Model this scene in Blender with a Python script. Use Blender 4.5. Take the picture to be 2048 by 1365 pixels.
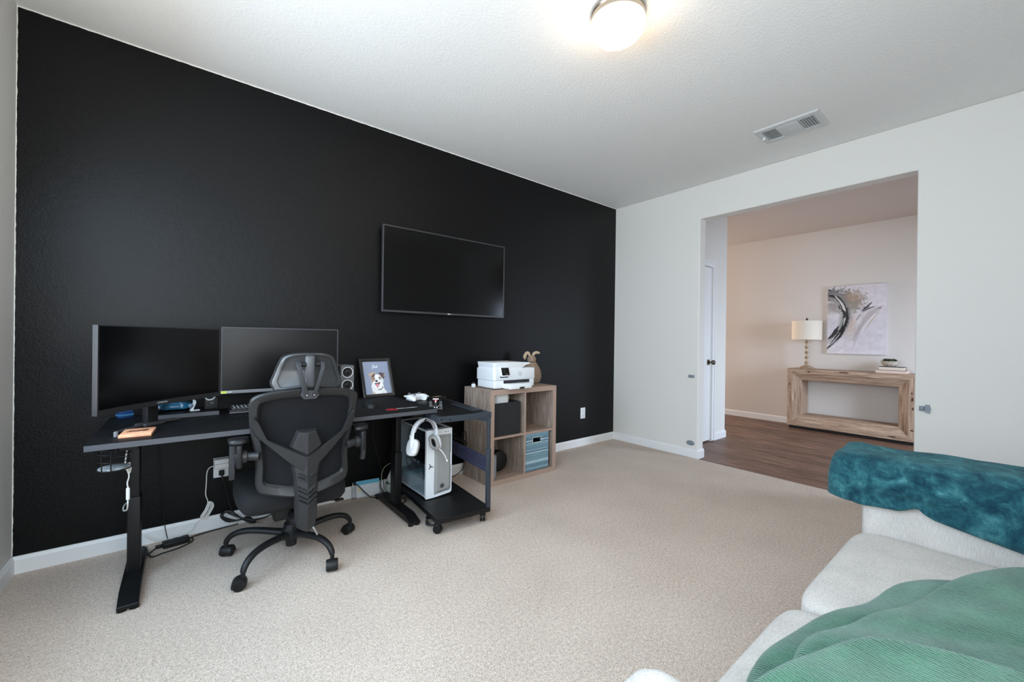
import bpy, bmesh, math, random
import numpy as np
from mathutils import Matrix, Vector
random.seed(7)
for _o in list(bpy.data.objects):
    bpy.data.objects.remove(_o, do_unlink=True)
SC = bpy.context.scene
COL = SC.collection
PI = math.pi

# ------------------------------------------------------------------ camera, light, exposure
def lin(c):
    c = c / 255.0
    return c / 12.92 if c <= 0.04045 else ((c + 0.055) / 1.055) ** 2.4
def rgb(r, g, b):
    return (lin(r), lin(g), lin(b), 1.0)

cam_data = bpy.data.cameras.new('camera')
cam_data.sensor_width = 36.0
cam_data.lens = 818.27 * 36.0 / 2048.0
cam_data.clip_start = 0.02
cam = bpy.data.objects.new('camera', cam_data)
COL.objects.link(cam)
F = Vector((0.62715531, 0.77889012, -0.00253083))
R = Vector((0.77884821, -0.62707963, 0.01290718))
U = Vector((-0.00846624, 0.01006594, 0.9999135))
cam.matrix_world = Matrix(((R.x, U.x, -F.x, -4.0166), (R.y, U.y, -F.y, -3.0370), (R.z, U.z, -F.z, 1.16096), (0, 0, 0, 1)))
SC.camera = cam

SC.view_settings.view_transform = 'Standard'
SC.view_settings.look = 'None'
SC.view_settings.gamma = 1.0
SC.view_settings.exposure = 0.60
SC.view_settings.use_curve_mapping = False
SC.cycles.use_denoising = True
SC.cycles.max_bounces = 10
SC.cycles.diffuse_bounces = 6
SC.cycles.glossy_bounces = 4
SC.cycles.transparent_max_bounces = 12
SC.cycles.sample_clamp_indirect = 4.0
SC.cycles.caustics_reflective = False
SC.cycles.caustics_refractive = False

world = bpy.data.worlds.new('daylight')
SC.world = world
world.use_nodes = True
_bg = world.node_tree.nodes['Background']
_bg.inputs['Color'].default_value = (0.72, 0.84, 1.0, 1)
_bg.inputs['Strength'].default_value = 1.6

def area(name, loc, target, sx, sy, power, color):
    d = bpy.data.lights.new(name, 'AREA')
    d.shape = 'RECTANGLE'; d.size = sx; d.size_y = sy
    d.energy = power; d.color = color
    o = bpy.data.objects.new(name, d); COL.objects.link(o)
    o.location = loc
    o.rotation_euler = (Vector(target) - Vector(loc)).to_track_quat('-Z', 'Y').to_euler()
    return o
# daylight through the windows of the left wall and of the wall behind the camera:
# blue sky falling in from above, paler light thrown up off the ground outside
SKY, GROUND = (0.48, 0.74, 1.0), (1.0, 0.90, 0.79)
for wy in (-1.30, -2.70):
    area('window_sky', (-4.88, wy, 1.60), (-2.9, wy, 0.20), 1.10, 1.50, 30, SKY)
    area('window_ground', (-4.84, wy, 1.45), (-2.9, wy, 2.9), 1.10, 1.50, 17, GROUND)
area('window_sky', (-3.80, -3.80, 1.62), (-3.80, -1.8, 0.5), 1.10, 1.40, 15, (0.62, 0.83, 1.0))
area('window_ground', (-3.80, -3.76, 1.48), (-3.80, -1.8, 2.9), 1.10, 1.40, 19, GROUND)
# light from the far end of the corridor off the hall
area('corridor_daylight', (2.05, 3.26, 1.4), (2.05, 0, 1.3), 1.1, 1.7, 66, (1.0, 0.84, 0.70))
area('entry_fill', (1.5, -4.40, 1.20), (1.7, -2.4, 0.1), 0.9, 1.6, 44, (0.66, 0.80, 1.0)).data.spread = math.radians(120)  # added cool fill for the lower hall, placed outside a made-up window

# ------------------------------------------------------------------ mesh helpers
class MB:
    def __init__(self):
        self.v = []; self.f = []; self.m = []; self.fs = []
    def add(self, vs, fs, mi=0, flat=False):
        n = len(self.v)
        self.v += [tuple(p) for p in vs]
        for q in fs:
            self.f.append([n + i for i in q]); self.m.append(mi); self.fs.append(flat)
        return self
    def box(self, x0, y0, z0, x1, y1, z1, mi=0):
        vs = [(x0,y0,z0),(x1,y0,z0),(x1,y1,z0),(x0,y1,z0),(x0,y0,z1),(x1,y0,z1),(x1,y1,z1),(x0,y1,z1)]
        return self.add(vs, [(0,3,2,1),(4,5,6,7),(0,1,5,4),(1,2,6,5),(2,3,7,6),(3,0,4,7)], mi)
    def rbox(self, x0, y0, z0, x1, y1, z1, r=0.01, seg=3, mi=0, mat=None):
        bm = bmesh.new()
        bmesh.ops.create_cube(bm, size=1.0)
        for v in bm.verts:
            v.co = Vector(((x0+x1)/2 + v.co.x*(x1-x0), (y0+y1)/2 + v.co.y*(y1-y0), (z0+z1)/2 + v.co.z*(z1-z0)))
        r = min(r, 0.49*min(abs(x1-x0), abs(y1-y0), abs(z1-z0)))
        bmesh.ops.bevel(bm, geom=bm.edges[:], offset=r, segments=seg, profile=0.5, affect='EDGES')
        bm.verts.index_update()
        vs = [v.co.copy() for v in bm.verts]
        if mat is not None: vs = [mat @ p for p in vs]
        self.add(vs, [[v.index for v in f.verts] for f in bm.faces], mi)
        bm.free(); return self
    def loop(self, pts2, fn):
        return [fn(a, b) for a, b in pts2]
    def cyl(self, p, q, r0, r1=None, n=16, mi=0, cap=True):
        r1 = r0 if r1 is None else r1
        p = Vector(p); q = Vector(q); d = (q-p).normalized()
        a = d.orthogonal().normalized(); b = d.cross(a)
        vs = []
        for c, r in ((p, r0), (q, r1)):
            for k in range(n):
                t = 2*PI*k/n; vs.append(c + a*r*math.cos(t) + b*r*math.sin(t))
        fs = [(k, (k+1) % n, n+(k+1) % n, n+k) for k in range(n)]
        if cap: fs += [tuple(range(n))[::-1], tuple(range(n, 2*n))]
        return self.add(vs, fs, mi)
    def tube(self, pts, r, n=8, closed=False, mi=0):
        pts = [Vector(p) for p in pts]; N = len(pts)
        rs = r if isinstance(r, (list, tuple)) else [r]*N
        T = []
        for i in range(N):
            a = pts[(i-1) % N] if (closed or i > 0) else pts[i]
            b = pts[(i+1) % N] if (closed or i < N-1) else pts[i]
            T.append((b-a).normalized())
        nrm = T[0].orthogonal().normalized(); vs = []
        for i in range(N):
            nrm = (nrm - T[i]*nrm.dot(T[i]))
            nrm = nrm.normalized() if nrm.length > 1e-6 else T[i].orthogonal().normalized()
            bi = T[i].cross(nrm)
            for k in range(n):
                t = 2*PI*k/n; vs.append(pts[i] + nrm*rs[i]*math.cos(t) + bi*rs[i]*math.sin(t))
        fs = []
        for i in range(N if closed else N-1):
            j = (i+1) % N
            for k in range(n):
                fs.append((i*n+k, i*n+(k+1) % n, j*n+(k+1) % n, j*n+k))
        if not closed: fs += [tuple(range(n))[::-1], tuple(range((N-1)*n, N*n))]
        return self.add(vs, fs, mi)
    def lathe(self, prof, n=32, c=(0,0,0), mi=0, cap=True):
        vs = []; cx, cy, cz = c
        for r, z in prof:
            for k in range(n):
                t = 2*PI*k/n; vs.append((cx+r*math.cos(t), cy+r*math.sin(t), cz+z))
        fs = []
        for i in range(len(prof)-1):
            for k in range(n):
                fs.append((i*n+k, i*n+(k+1) % n, (i+1)*n+(k+1) % n, (i+1)*n+k))
        if cap: fs += [tuple(range(n))[::-1], tuple(range((len(prof)-1)*n, len(prof)*n))]
        return self.add(vs, fs, mi)
    def prism(self, pts, d0, d1, plane='xz', mi=0):
        """closed 2D outline extruded from d0 to d1 along the third axis"""
        mp = {'xz': lambda a, b, d: (a, d, b), 'xy': lambda a, b, d: (a, b, d), 'yz': lambda a, b, d: (d, a, b)}[plane]
        n = len(pts)
        vs = [mp(a, b, d0) for a, b in pts] + [mp(a, b, d1) for a, b in pts]
        fs = [tuple(range(n)), tuple(range(n, 2*n))[::-1]] + [(k, (k+1) % n, n+(k+1) % n, n+k) for k in range(n)]
        return self.add(vs, fs, mi)
    def sphere(self, c, r, nu=20, nv=12, mi=0):
        rx, ry, rz = r if isinstance(r, (tuple, list)) else (r, r, r)
        vs = [(c[0], c[1], c[2]-rz)]; fs = []
        for i in range(1, nv):
            a = -PI/2 + PI*i/nv
            for k in range(nu):
                t = 2*PI*k/nu
                vs.append((c[0]+rx*math.cos(a)*math.cos(t), c[1]+ry*math.cos(a)*math.sin(t), c[2]+rz*math.sin(a)))
        vs.append((c[0], c[1], c[2]+rz))
        for k in range(nu): fs.append((0, 1+(k+1) % nu, 1+k))
        for i in range(nv-2):
            for k in range(nu):
                a = 1+i*nu
                fs.append((a+k, a+(k+1) % nu, a+nu+(k+1) % nu, a+nu+k))
        a = 1+(nv-2)*nu
        for k in range(nu): fs.append((a+k, a+(k+1) % nu, len(vs)-1))
        return self.add(vs, fs, mi)
    def grid(self, P, closed_u=False, mi=0):
        """P[i][j] points"""
        n = len(P); m = len(P[0]); vs = [p for row in P for p in row]; fs = []
        for i in range(n-1):
            for j in range(m if closed_u else m-1):
                k = (j+1) % m
                fs.append((i*m+j, i*m+k, (i+1)*m+k, (i+1)*m+j))
        return self.add(vs, fs, mi)
    def xf(self, M, start=0):
        for i in range(start, len(self.v)): self.v[i] = tuple(M @ Vector(self.v[i]))
        return self
    def build(self, name, mat, parent=None, bevel=0, seg=2, angle=40, smooth=True, loc=None, fix=True):
        me = bpy.data.meshes.new(name)
        me.from_pydata(self.v, [], self.f)
        mats = mat if isinstance(mat, (list, tuple)) else [mat]
        for x in mats: me.materials.append(x)
        if len(mats) > 1:
            for p, mi in zip(me.polygons, self.m): p.material_index = mi
        if fix:
            bm = bmesh.new(); bm.from_mesh(me)
            bmesh.ops.recalc_face_normals(bm, faces=bm.faces[:]); bm.to_mesh(me); bm.free()
        if smooth:
            for p in me.polygons: p.use_smooth = True
            me.set_sharp_from_angle(angle=math.radians(angle))
        o = bpy.data.objects.new(name, me); COL.objects.link(o)
        if parent is not None: o.parent = parent
        if loc is not None: o.location = loc
        if bevel:
            b = o.modifiers.new('bevel', 'BEVEL'); b.width = bevel; b.segments = seg
            b.limit_method = 'ANGLE'; b.angle_limit = math.radians(35); b.harden_normals = True
        return o

def split(b, name, mat, parent, **kw):
    """every connected piece of the builder as an object of its own"""
    up = list(range(len(b.v)))
    def find(i):
        while up[i] != i: up[i] = up[up[i]]; i = up[i]
        return i
    for f in b.f:
        for q in f[1:]: up[find(q)] = find(f[0])
    G = {}
    for f in b.f: G.setdefault(find(f[0]), []).append(f)
    out = []
    for fs in G.values():
        ids = sorted({i for f in fs for i in f}); mp = {i: k for k, i in enumerate(ids)}
        c = MB(); c.add([b.v[i] for i in ids], [[mp[i] for i in f] for f in fs]); out.append(c.build(name, mat, parent, **kw))
    return out
def tag(o, label, cat, group=None):
    o['label'] = label; o['category'] = cat
    if group: o['group'] = group
    return o
def thing(name, label, cat, loc=(0,0,0), rz=0, group=None):
    o = bpy.data.objects.new(name, None); COL.objects.link(o)
    o.empty_display_size = 0.05
    o.location = loc; o.rotation_euler = (0, 0, rz)
    return tag(o, label, cat, group)
def struct(o):
    o['kind'] = 'structure'; return o
def catmull(pts, n=8, closed=False):
    pts = [Vector(p) for p in pts]; N = len(pts); out = []
    for i in range(N if closed else N-1):
        if closed: p0, p1, p2, p3 = pts[(i-1) % N], pts[i], pts[(i+1) % N], pts[(i+2) % N]
        else: p0, p1, p2, p3 = pts[max(i-1,0)], pts[i], pts[i+1], pts[min(i+2,N-1)]
        for k in range(n):
            t = k/n
            out.append(0.5*((2*p1)+(-p0+p2)*t+(2*p0-5*p1+4*p2-p3)*t*t+(-p0+3*p1-3*p2+p3)*t*t*t))
    if not closed: out.append(pts[-1])
    return out
def text(name, body, size, mat, parent, loc, rot, depth=0.0006, align='CENTER', shear=0.0):
    cu = bpy.data.curves.new(name, 'FONT'); cu.body = body; cu.size = size; cu.extrude = depth
    cu.align_x = align; cu.align_y = 'CENTER'; cu.shear = shear
    t = bpy.data.objects.new(name + '_curve', cu); COL.objects.link(t)
    dg = bpy.context.evaluated_depsgraph_get()
    me = bpy.data.meshes.new_from_object(t.evaluated_get(dg))
    bpy.data.objects.remove(t, do_unlink=True)
    me.name = name; me.materials.clear(); me.materials.append(mat)
    o = bpy.data.objects.new(name, me); COL.objects.link(o)
    o.parent = parent; o.location = loc; o.rotation_euler = rot
    return o
def cable(name, label, pts, r, mat, n=7, sub=8, group=None):
    o = MB().tube(catmull(pts, sub), r, n).build(name, mat)
    return tag(o, label, 'cable', group)
def raster(name, img, W, H, mat, parent, loc, rot):
    """a flat picture: one coloured face per cell; img[row from top][col] in sRGB 0-255; lies in local xz, centred in x, bottom at z=0"""
    h, w, _ = img.shape
    xs = np.linspace(-W/2, W/2, w+1); zs = np.linspace(H, 0, h+1)
    vs = [(x, 0, z) for z in zs for x in xs]
    fs = [(r*(w+1)+c, (r+1)*(w+1)+c, (r+1)*(w+1)+c+1, r*(w+1)+c+1) for r in range(h) for c in range(w)]
    me = bpy.data.meshes.new(name); me.from_pydata(vs, [], fs); me.materials.append(mat)
    at = me.color_attributes.new('paint', 'FLOAT_COLOR', 'CORNER')
    f = img.reshape(-1, 3) / 255.0
    l = np.where(f <= 0.04045, f/12.92, ((f+0.055)/1.055)**2.4)
    c4 = np.concatenate([l, np.ones((len(l), 1))], 1)
    at.data.foreach_set('color', np.repeat(c4, 4, axis=0).astype(np.float32).ravel())
    o = bpy.data.objects.new(name, me); COL.objects.link(o)
    o.parent = parent; o.location = loc; o.rotation_euler = rot
    return o

# ------------------------------------------------------------------ materials
class N:
    def __init__(self, name, col=(0.8,0.8,0.8,1), rough=0.5, metal=0.0, spec=0.5):
        self.m = bpy.data.materials.new(name); self.m.use_nodes = True
        self.t = self.m.node_tree; self.b = self.t.nodes['Principled BSDF']
        self.b.inputs['Base Color'].default_value = col
        self.b.inputs['Roughness'].default_value = rough
        self.b.inputs['Metallic'].default_value = metal
        self.b.inputs['Specular IOR Level'].default_value = spec
    def n(self, typ, **kw):
        x = self.t.nodes.new(typ)
        for k, v in kw.items(): setattr(x, k, v)
        return x
    def l(self, a, b): self.t.links.new(a, b); return self
    def co(self, scale=(1,1,1), rot=(0,0,0), loc=(0,0,0)):
        tc = self.n('ShaderNodeTexCoord'); mp = self.n('ShaderNodeMapping')
        mp.inputs['Scale'].default_value = scale; mp.inputs['Rotation'].default_value = rot; mp.inputs['Location'].default_value = loc
        self.l(tc.outputs['Object'], mp.inputs['Vector']); return mp.outputs['Vector']
    def noise(self, vec, scale, detail=4, rough=0.55, dist=0.0):
        x = self.n('ShaderNodeTexNoise'); x.inputs['Scale'].default_value = scale
        x.inputs['Detail'].default_value = detail; x.inputs['Roughness'].default_value = rough
        x.inputs['Distortion'].default_value = dist
        if vec is not None: self.l(vec, x.inputs['Vector'])
        return x.outputs['Fac']
    def ramp(self, fac, stops):
        x = self.n('ShaderNodeValToRGB'); e = x.color_ramp.elements
        while len(e) < len(stops): e.new(0.5)
        for el, (p, c) in zip(e, stops): el.position = p; el.color = c
        self.l(fac, x.inputs['Fac']); return x.outputs['Color']
    def math(self, op, a, b=None, c=None):
        x = self.n('ShaderNodeMath', operation=op)
        for i, s in enumerate((a, b, c)):
            if s is None: continue
            if isinstance(s, (int, float)): x.inputs[i].default_value = s
            else: self.l(s, x.inputs[i])
        return x.outputs[0]
    def mix(self, fac, a, b, typ='MIX'):
        x = self.n('ShaderNodeMix', data_type='RGBA', blend_type=typ)
        for i, s in ((0, fac), (6, a), (7, b)):
            if isinstance(s, (int, float)): x.inputs[i].default_value = s
            elif isinstance(s, tuple): x.inputs[i].default_value = s
            else: self.l(s, x.inputs[i])
        return x.outputs[2]
    def bump(self, h, strength=0.3, dist=0.01):
        x = self.n('ShaderNodeBump'); x.inputs['Strength'].default_value = strength; x.inputs['Distance'].default_value = dist
        self.l(h, x.inputs['Height']); self.l(x.outputs['Normal'], self.b.inputs['Normal']); return self
    def base(self, c): self.l(c, self.b.inputs['Base Color']); return self

def plain(name, c, rough=0.5, metal=0.0, spec=0.5, fine=0.0, scale=300):
    x = N(name, rgb(*c), rough, metal, spec)
    v = x.co(); h = x.noise(v, scale, 3)
    x.base(x.mix(0.06, rgb(*c), x.ramp(h, [(0.3, rgb(*[k*0.75 for k in c])), (0.7, rgb(*[min(255, k*1.15) for k in c]))])))
    if fine: x.bump(h, fine, 0.001)
    return x.m

def wood(name, dark, mid, light, stretch, scale=9, rough=0.55, bump=0.15, contrast=(0.35, 0.5, 0.66), lines=1.0, spec=0.35):
    x = N(name, rough=rough, spec=spec)
    v = x.co(stretch)
    a = x.noise(v, scale, 6, 0.62, 0.6)
    b = x.noise(v, scale*7, 4, 0.6)
    h = x.math('ADD', x.math('MULTIPLY', a, 0.72), x.math('MULTIPLY', b, 0.28*lines))
    x.base(x.ramp(h, [(contrast[0], rgb(*dark)), (contrast[1], rgb(*mid)), (contrast[2], rgb(*light))]))
    x.bump(h, bump, 0.004)
    return x.m

def weave(name, c1, c2, strength=0.5, rough=0.95):
    x = N(name, rough=rough, spec=0.1)
    a = x.noise(x.co((60, 420, 420)), 1.0, 2, 0.5); b = x.noise(x.co((300, 430, 36)), 1.0, 2, 0.5)
    c = x.noise(x.co(), 9, 4); d = x.noise(x.co(), 380, 2, 0.6)
    h = x.math('ADD', x.math('MULTIPLY', x.math('MAXIMUM', a, b), 0.6), x.math('MULTIPLY', d, 0.4))
    k = x.math('ADD', x.math('MULTIPLY', h, 0.8), x.math('MULTIPLY', c, 0.2))
    x.base(x.ramp(k, [(0.36, rgb(*c2)), (0.62, rgb(*c1))]))
    x.bump(h, strength, 0.002)
    x.b.inputs['Sheen Weight'].default_value = 0.15
    return x.m

def carpet_mat():
    x = N('beige_carpet', rough=0.98, spec=0.05)
    v = x.co()
    n1 = x.noise(v, 230, 3, 0.75); n2 = x.noise(v, 75, 3, 0.6); n3 = x.noise(v, 2.2, 3)
    vo = x.n('ShaderNodeTexVoronoi'); vo.inputs['Scale'].default_value = 150; x.l(v, vo.inputs['Vector'])
    k = x.math('ADD', x.math('MULTIPLY', n1, 0.68), x.math('ADD', x.math('MULTIPLY', n2, 0.24), x.math('MULTIPLY', n3, 0.08)))
    x.base(x.ramp(k, [(0.34, rgb(112,93,78)), (0.45, rgb(193,172,155)), (0.56, rgb(229,208,191)), (0.66, rgb(250,234,219))]))
    h = x.math('ADD', x.math('MULTIPLY', n1, 0.8), x.math('MULTIPLY', x.math('SUBTRACT', 1.0, vo.outputs['Distance']), 0.4))
    x.bump(h, 0.8, 0.008)
    x.b.inputs['Sheen Weight'].default_value = 0.2
    return x.m

def wall_mat(name, c, bump=0.12, scale=55, rough=0.85, spec=0.3):
    x = N(name, rgb(*c), rough, 0, spec)
    v = x.co()
    a = x.noise(v, scale, 5, 0.6); b = x.noise(v, scale*3.5, 3, 0.6)
    h = x.math('ADD', x.math('MULTIPLY', a, 0.6), x.math('MULTIPLY', b, 0.4))
    x.base(x.mix(0.05, rgb(*c), x.ramp(a, [(0.3, rgb(*[k*0.9 for k in c])), (0.7, rgb(*[min(255, k*1.05) for k in c]))])))
    x.bump(h, bump, 0.004)
    return x.m

def black_wall_mat():
    x = N('black_wall_paint', rgb(7,7,8), 0.43, 0, 0.23)
    v = x.co()
    a = x.noise(v, 30, 6, 0.66); b = x.noise(v, 105, 4, 0.68)
    h = x.math('ADD', x.math('MULTIPLY', a, 0.55), x.math('MULTIPLY', b, 0.45))
    # the brushed edge of the black paint stops short of ceiling and corner
    sep = x.n('ShaderNodeSeparateXYZ'); tc = x.n('ShaderNodeTexCoord'); x.l(tc.outputs['Object'], sep.inputs[0])
    w = x.math('MULTIPLY', x.math('SUBTRACT', x.noise(v, 26, 4), 0.5), 0.007)
    top = x.math('GREATER_THAN', x.math('ADD', sep.outputs['Z'], w), 2.7335)
    lft = x.math('LESS_THAN', x.math('ADD', sep.outputs['X'], w), -4.6462)
    rgt = x.math('GREATER_THAN', sep.outputs['X'], -0.003)
    e = x.math('MINIMUM', x.math('ADD', x.math('ADD', top, lft), rgt), 1.0)
    x.base(x.mix(e, rgb(6,6,7), rgb(226,224,219)))
    x.l(x.math('ADD', 0.31, x.math('MULTIPLY', a, 0.14)), x.b.inputs['Roughness'])
    x.bump(h, 0.5, 0.007)
    return x.m

def plank_mat():
    x = N('brown_wood_planks', rough=0.45, spec=0.35)
    v = x.co((1,1,1), (0,0,PI/2))
    br = x.n('ShaderNodeTexBrick'); br.offset = 0.37
    br.inputs['Scale'].default_value = 1.0; br.inputs['Brick Width'].default_value = 1.22; br.inputs['Row Height'].default_value = 0.15
    br.inputs['Mortar Size'].default_value = 0.0012; br.inputs['Bias'].default_value = 0.0
    br.inputs['Color1'].default_value = rgb(128,94,76); br.inputs['Color2'].default_value = rgb(66,46,38); br.inputs['Mortar'].default_value = rgb(40,30,26)
    x.l(v, br.inputs['Vector'])
    g = x.noise(x.co((14, 0.9, 1)), 3.2, 7, 0.65, 0.5)
    x.base(x.mix(0.55, br.outputs['Color'], x.ramp(g, [(0.36, rgb(44,30,24)), (0.5, rgb(102,76,62)), (0.64, rgb(164,132,112))])))
    x.bump(g, 0.08, 0.003)
    return x.m

def emis(name, c, s):
    x = N(name, c, 0.4); x.b.inputs['Emission Color'].default_value = c; x.b.inputs['Emission Strength'].default_value = s
    return x.m
def glass_mat(name, tint=(0.9,0.95,0.95), refl=0.08):
    m = bpy.data.materials.new(name); m.use_nodes = True; t = m.node_tree; t.nodes.clear()
    out = t.nodes.new('ShaderNodeOutputMaterial'); mx = t.nodes.new('ShaderNodeMixShader')
    tr = t.nodes.new('ShaderNodeBsdfTransparent'); gl = t.nodes.new('ShaderNodeBsdfGlossy')
    lw = t.nodes.new('ShaderNodeLayerWeight'); lw.inputs['Blend'].default_value = 0.5
    p5 = t.nodes.new('ShaderNodeMath'); p5.operation = 'POWER'; p5.inputs[1].default_value = 5.0; t.links.new(lw.outputs['Facing'], p5.inputs[0])
    fr = t.nodes.new('ShaderNodeMath'); fr.operation = 'MULTIPLY_ADD'; fr.inputs[1].default_value = 0.9; fr.inputs[2].default_value = 0.04; t.links.new(p5.outputs[0], fr.inputs[0])
    tr.inputs['Color'].default_value = (*tint, 1); gl.inputs['Roughness'].default_value = 0.03
    t.links.new(fr.outputs[0], mx.inputs[0]); t.links.new(tr.outputs[0], mx.inputs[1]); t.links.new(gl.outputs[0], mx.inputs[2])
    t.links.new(mx.outputs[0], out.inputs[0]); return m
def picture_mat(name, rough=0.6, bump=0):
    x = N(name, rough=rough, spec=0.3)
    a = x.n('ShaderNodeVertexColor', layer_name='paint'); x.base(a.outputs['Color'])
    if bump: x.bump(x.noise(x.co(), 500, 2), bump, 0.001)
    return x.m

WHITE_WALL = wall_mat('white_wall_paint', (226,224,219))
HALL_WALL = wall_mat('hall_wall_paint', (216,208,201), 0.08)
HALL_CEIL = wall_mat('hall_ceiling_paint', (202,192,186), 0.1)
CEIL = wall_mat('ceiling_paint', (234,235,234), 0.8, 62, 0.9, 0.2)
BLACKWALL = black_wall_mat()
TRIM = plain('white_trim_paint', (236,236,236), 0.45)
CARPET = carpet_mat()
PLANK = plank_mat()
BLACK = plain('black_plastic', (17,17,18), 0.42, 0, 0.35)
BLACK_SOFT = plain('soft_black_plastic', (24,24,25), 0.5, 0, 0.35, fine=0.15, scale=600)
CHAIR_GREY = plain('charcoal_chair_plastic', (38,38,39), 0.42, 0, 0.42, fine=0.12, scale=700)
BLACK_METAL = plain('black_metal', (14,14,15), 0.42, 0.0, 0.35)
SHINY_BLACK = plain('gloss_black', (10,10,11), 0.12)
SCREEN = plain('dark_screen', (5,5,6), 0.16, spec=0.25)
SCREEN_MATTE = plain('matte_dark_screen', (7,7,8), 0.30, spec=0.24)
GREY = plain('grey_plastic', (104,104,106), 0.5)
DARKGREY = plain('dark_grey_plastic', (50,50,53), 0.5, 0, 0.4)
SILVER = plain('silver_metal', (190,190,192), 0.3, 1.0)
CHROME = plain('brushed_nickel', (176,168,158), 0.28, 1.0)
WHITEPL = plain('white_plastic', (236,238,240), 0.38)
EDGE = plain('grey_edge_band', (74,74,78), 0.55, 0, 0.3)
RED = plain('red_print', (206,36,40), 0.55)
WHITEPRINT = plain('white_print', (235,235,235), 0.6)
CABLE_BLACK = plain('black_cable_rubber', (16,16,17), 0.45)
CABLE_WHITE = plain('white_cable_rubber', (228,226,222), 0.45)

# ================================================================== THE ROOM
H = 2.74
struct(MB().box(-4.65, -3.55, -0.06, -0.02, 0.0, 0.0).build('floor', CARPET))
struct(MB().box(-0.02, -4.2, -0.06, 3.0, 3.2, -0.006).build('hall_floor', PLANK))
struct(MB().box(-4.77, -3.67, H, 0.06, 0.12, H+0.1).build('ceiling', CEIL))
struct(MB().box(0.06, -4.3, H, 3.0, 3.2, H+0.1).build('hall_ceiling', HALL_CEIL))
struct(MB().box(-4.65, 0, -0.06, 0.0, 0.12, H).build('wall_north', BLACKWALL))
YA, YB, ZO = -1.0216, -2.5737, 2.3928
struct(MB().prism([(0.12,-0.06),(YA,-0.06),(YA,ZO),(YB,ZO),(YB,-0.06),(-3.67,-0.06),(-3.67,H),(0.12,H)], 0.0, 0.12, 'yz').build('wall_east', WHITE_WALL, bevel=0.009, seg=3))
sx0, sx1, sz0, sz1 = -4.40, -3.20, 0.75, 2.25
b = MB(); b.box(-4.65, -3.67, -0.06, sx0, -3.55, H); b.box(sx1, -3.67, -0.06, 0.0, -3.55, H); b.box(sx0, -3.67, -0.06, sx1, -3.55, sz0); b.box(sx0, -3.67, sz1, sx1, -3.55, H)
struct(b.build('wall_south', WHITE_WALL))
# left wall with its two windows
b = MB()
wins = [(-3.30, -2.10), (-1.90, -0.70)]
z0, z1 = 0.65, 2.25
ys = [-3.67, wins[0][0], wins[0][1], wins[1][0], wins[1][1], 0.12]
for i in range(5):
    if i % 2 == 0: b.box(-4.77, ys[i], -0.06, -4.65, ys[i+1], H)
    else: b.box(-4.77, ys[i], -0.06, -4.65, ys[i+1], z0); b.box(-4.77, ys[i], z1, -4.65, ys[i+1], H)
struct(b.build('wall_west', WHITE_WALL))
WGLASS = glass_mat('window_glass', (0.97, 0.98, 0.98))
def window(n, x0, x1, y0, y1, za, zb, axis='y'):
    f = MB(); g = MB(); t = 0.05
    def bx(q, a0, c0, a1, c1, d0=y0, d1=y1):
        if axis == 'y': q.box(a0, d0, c0, a1, d1, c1)
        else: q.box(d0, a0, c0, d1, a1, c1)
    bx(f, x0, za, x0+t, zb); bx(f, x1-t, za, x1, zb); bx(f, x0+t, za, x1-t, za+t); bx(f, x0+t, zb-t, x1-t, zb)
    zm = (za+zb)/2; bx(f, x0+t, zm-0.02, x1-t, zm+0.02)
    o = struct(f.build('window_%d' % n, TRIM, bevel=0.004))
    ym = (y0+y1)/2
    bx(g, x0+t, za+t, x1-t, zb-t, ym-0.003, ym+0.003)
    g.build('pane', WGLASS, o)
    return o
window(1, wins[0][0], wins[0][1], -4.75, -4.69, z0, z1, 'x')
window(2, wins[1][0], wins[1][1], -4.75, -4.69, z0, z1, 'x')
window(5, sx0, sx1, -3.65, -3.59, sz0, sz1)
# hall beyond the opening
struct(MB().box(2.90, -4.2, -0.06, 3.02, 3.2, H).build('hall_wall_far', HALL_WALL))
DY = -0.752            # face of the short wall that holds the closet door
dx0, dx1, dz = 0.10, 0.845, 2.045
b = MB()
b.box(0.12, DY, dz, 1.22, DY+0.12, H); b.box(dx1, DY, -0.06, 1.22, DY+0.12, dz)
struct(b.build('hall_wall_side', WHITE_WALL))
struct(MB().box(1.10, DY+0.12, -0.06, 1.22, 3.2, H).build('corridor_wall', HALL_WALL))
b = MB()
b.box(1.22, 3.08, -0.06, 1.45, 3.2, H); b.box(2.65, 3.08, -0.06, 2.90, 3.2, H); b.box(1.45, 3.08, -0.06, 2.65, 3.2, 0.5); b.box(1.45, 3.08, 2.3, 2.65, 3.2, H)
struct(b.build('corridor_end_wall', HALL_WALL))
window(3, 1.45, 2.65, 3.10, 3.16, 0.5, 2.3)
b = MB()
b.box(0.0, -4.3, -0.06, 1.0, -4.2, H); b.box(2.0, -4.3, -0.06, 3.0, -4.2, H); b.box(1.0, -4.3, 2.1, 2.0, -4.2, H); b.box(1.0, -4.3, -0.06, 2.0, -4.2, 0.25)
struct(b.build('hall_wall_south', HALL_WALL))
window(4, 1.0, 2.0, -4.28, -4.22, 0.25, 2.1)  # unseen entry window, added as a source for the cool hall fill
struct(MB().box(0.0, -4.2, -0.06, 0.12, -3.67, H).build('hall_wall_west', HALL_WALL))

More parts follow.
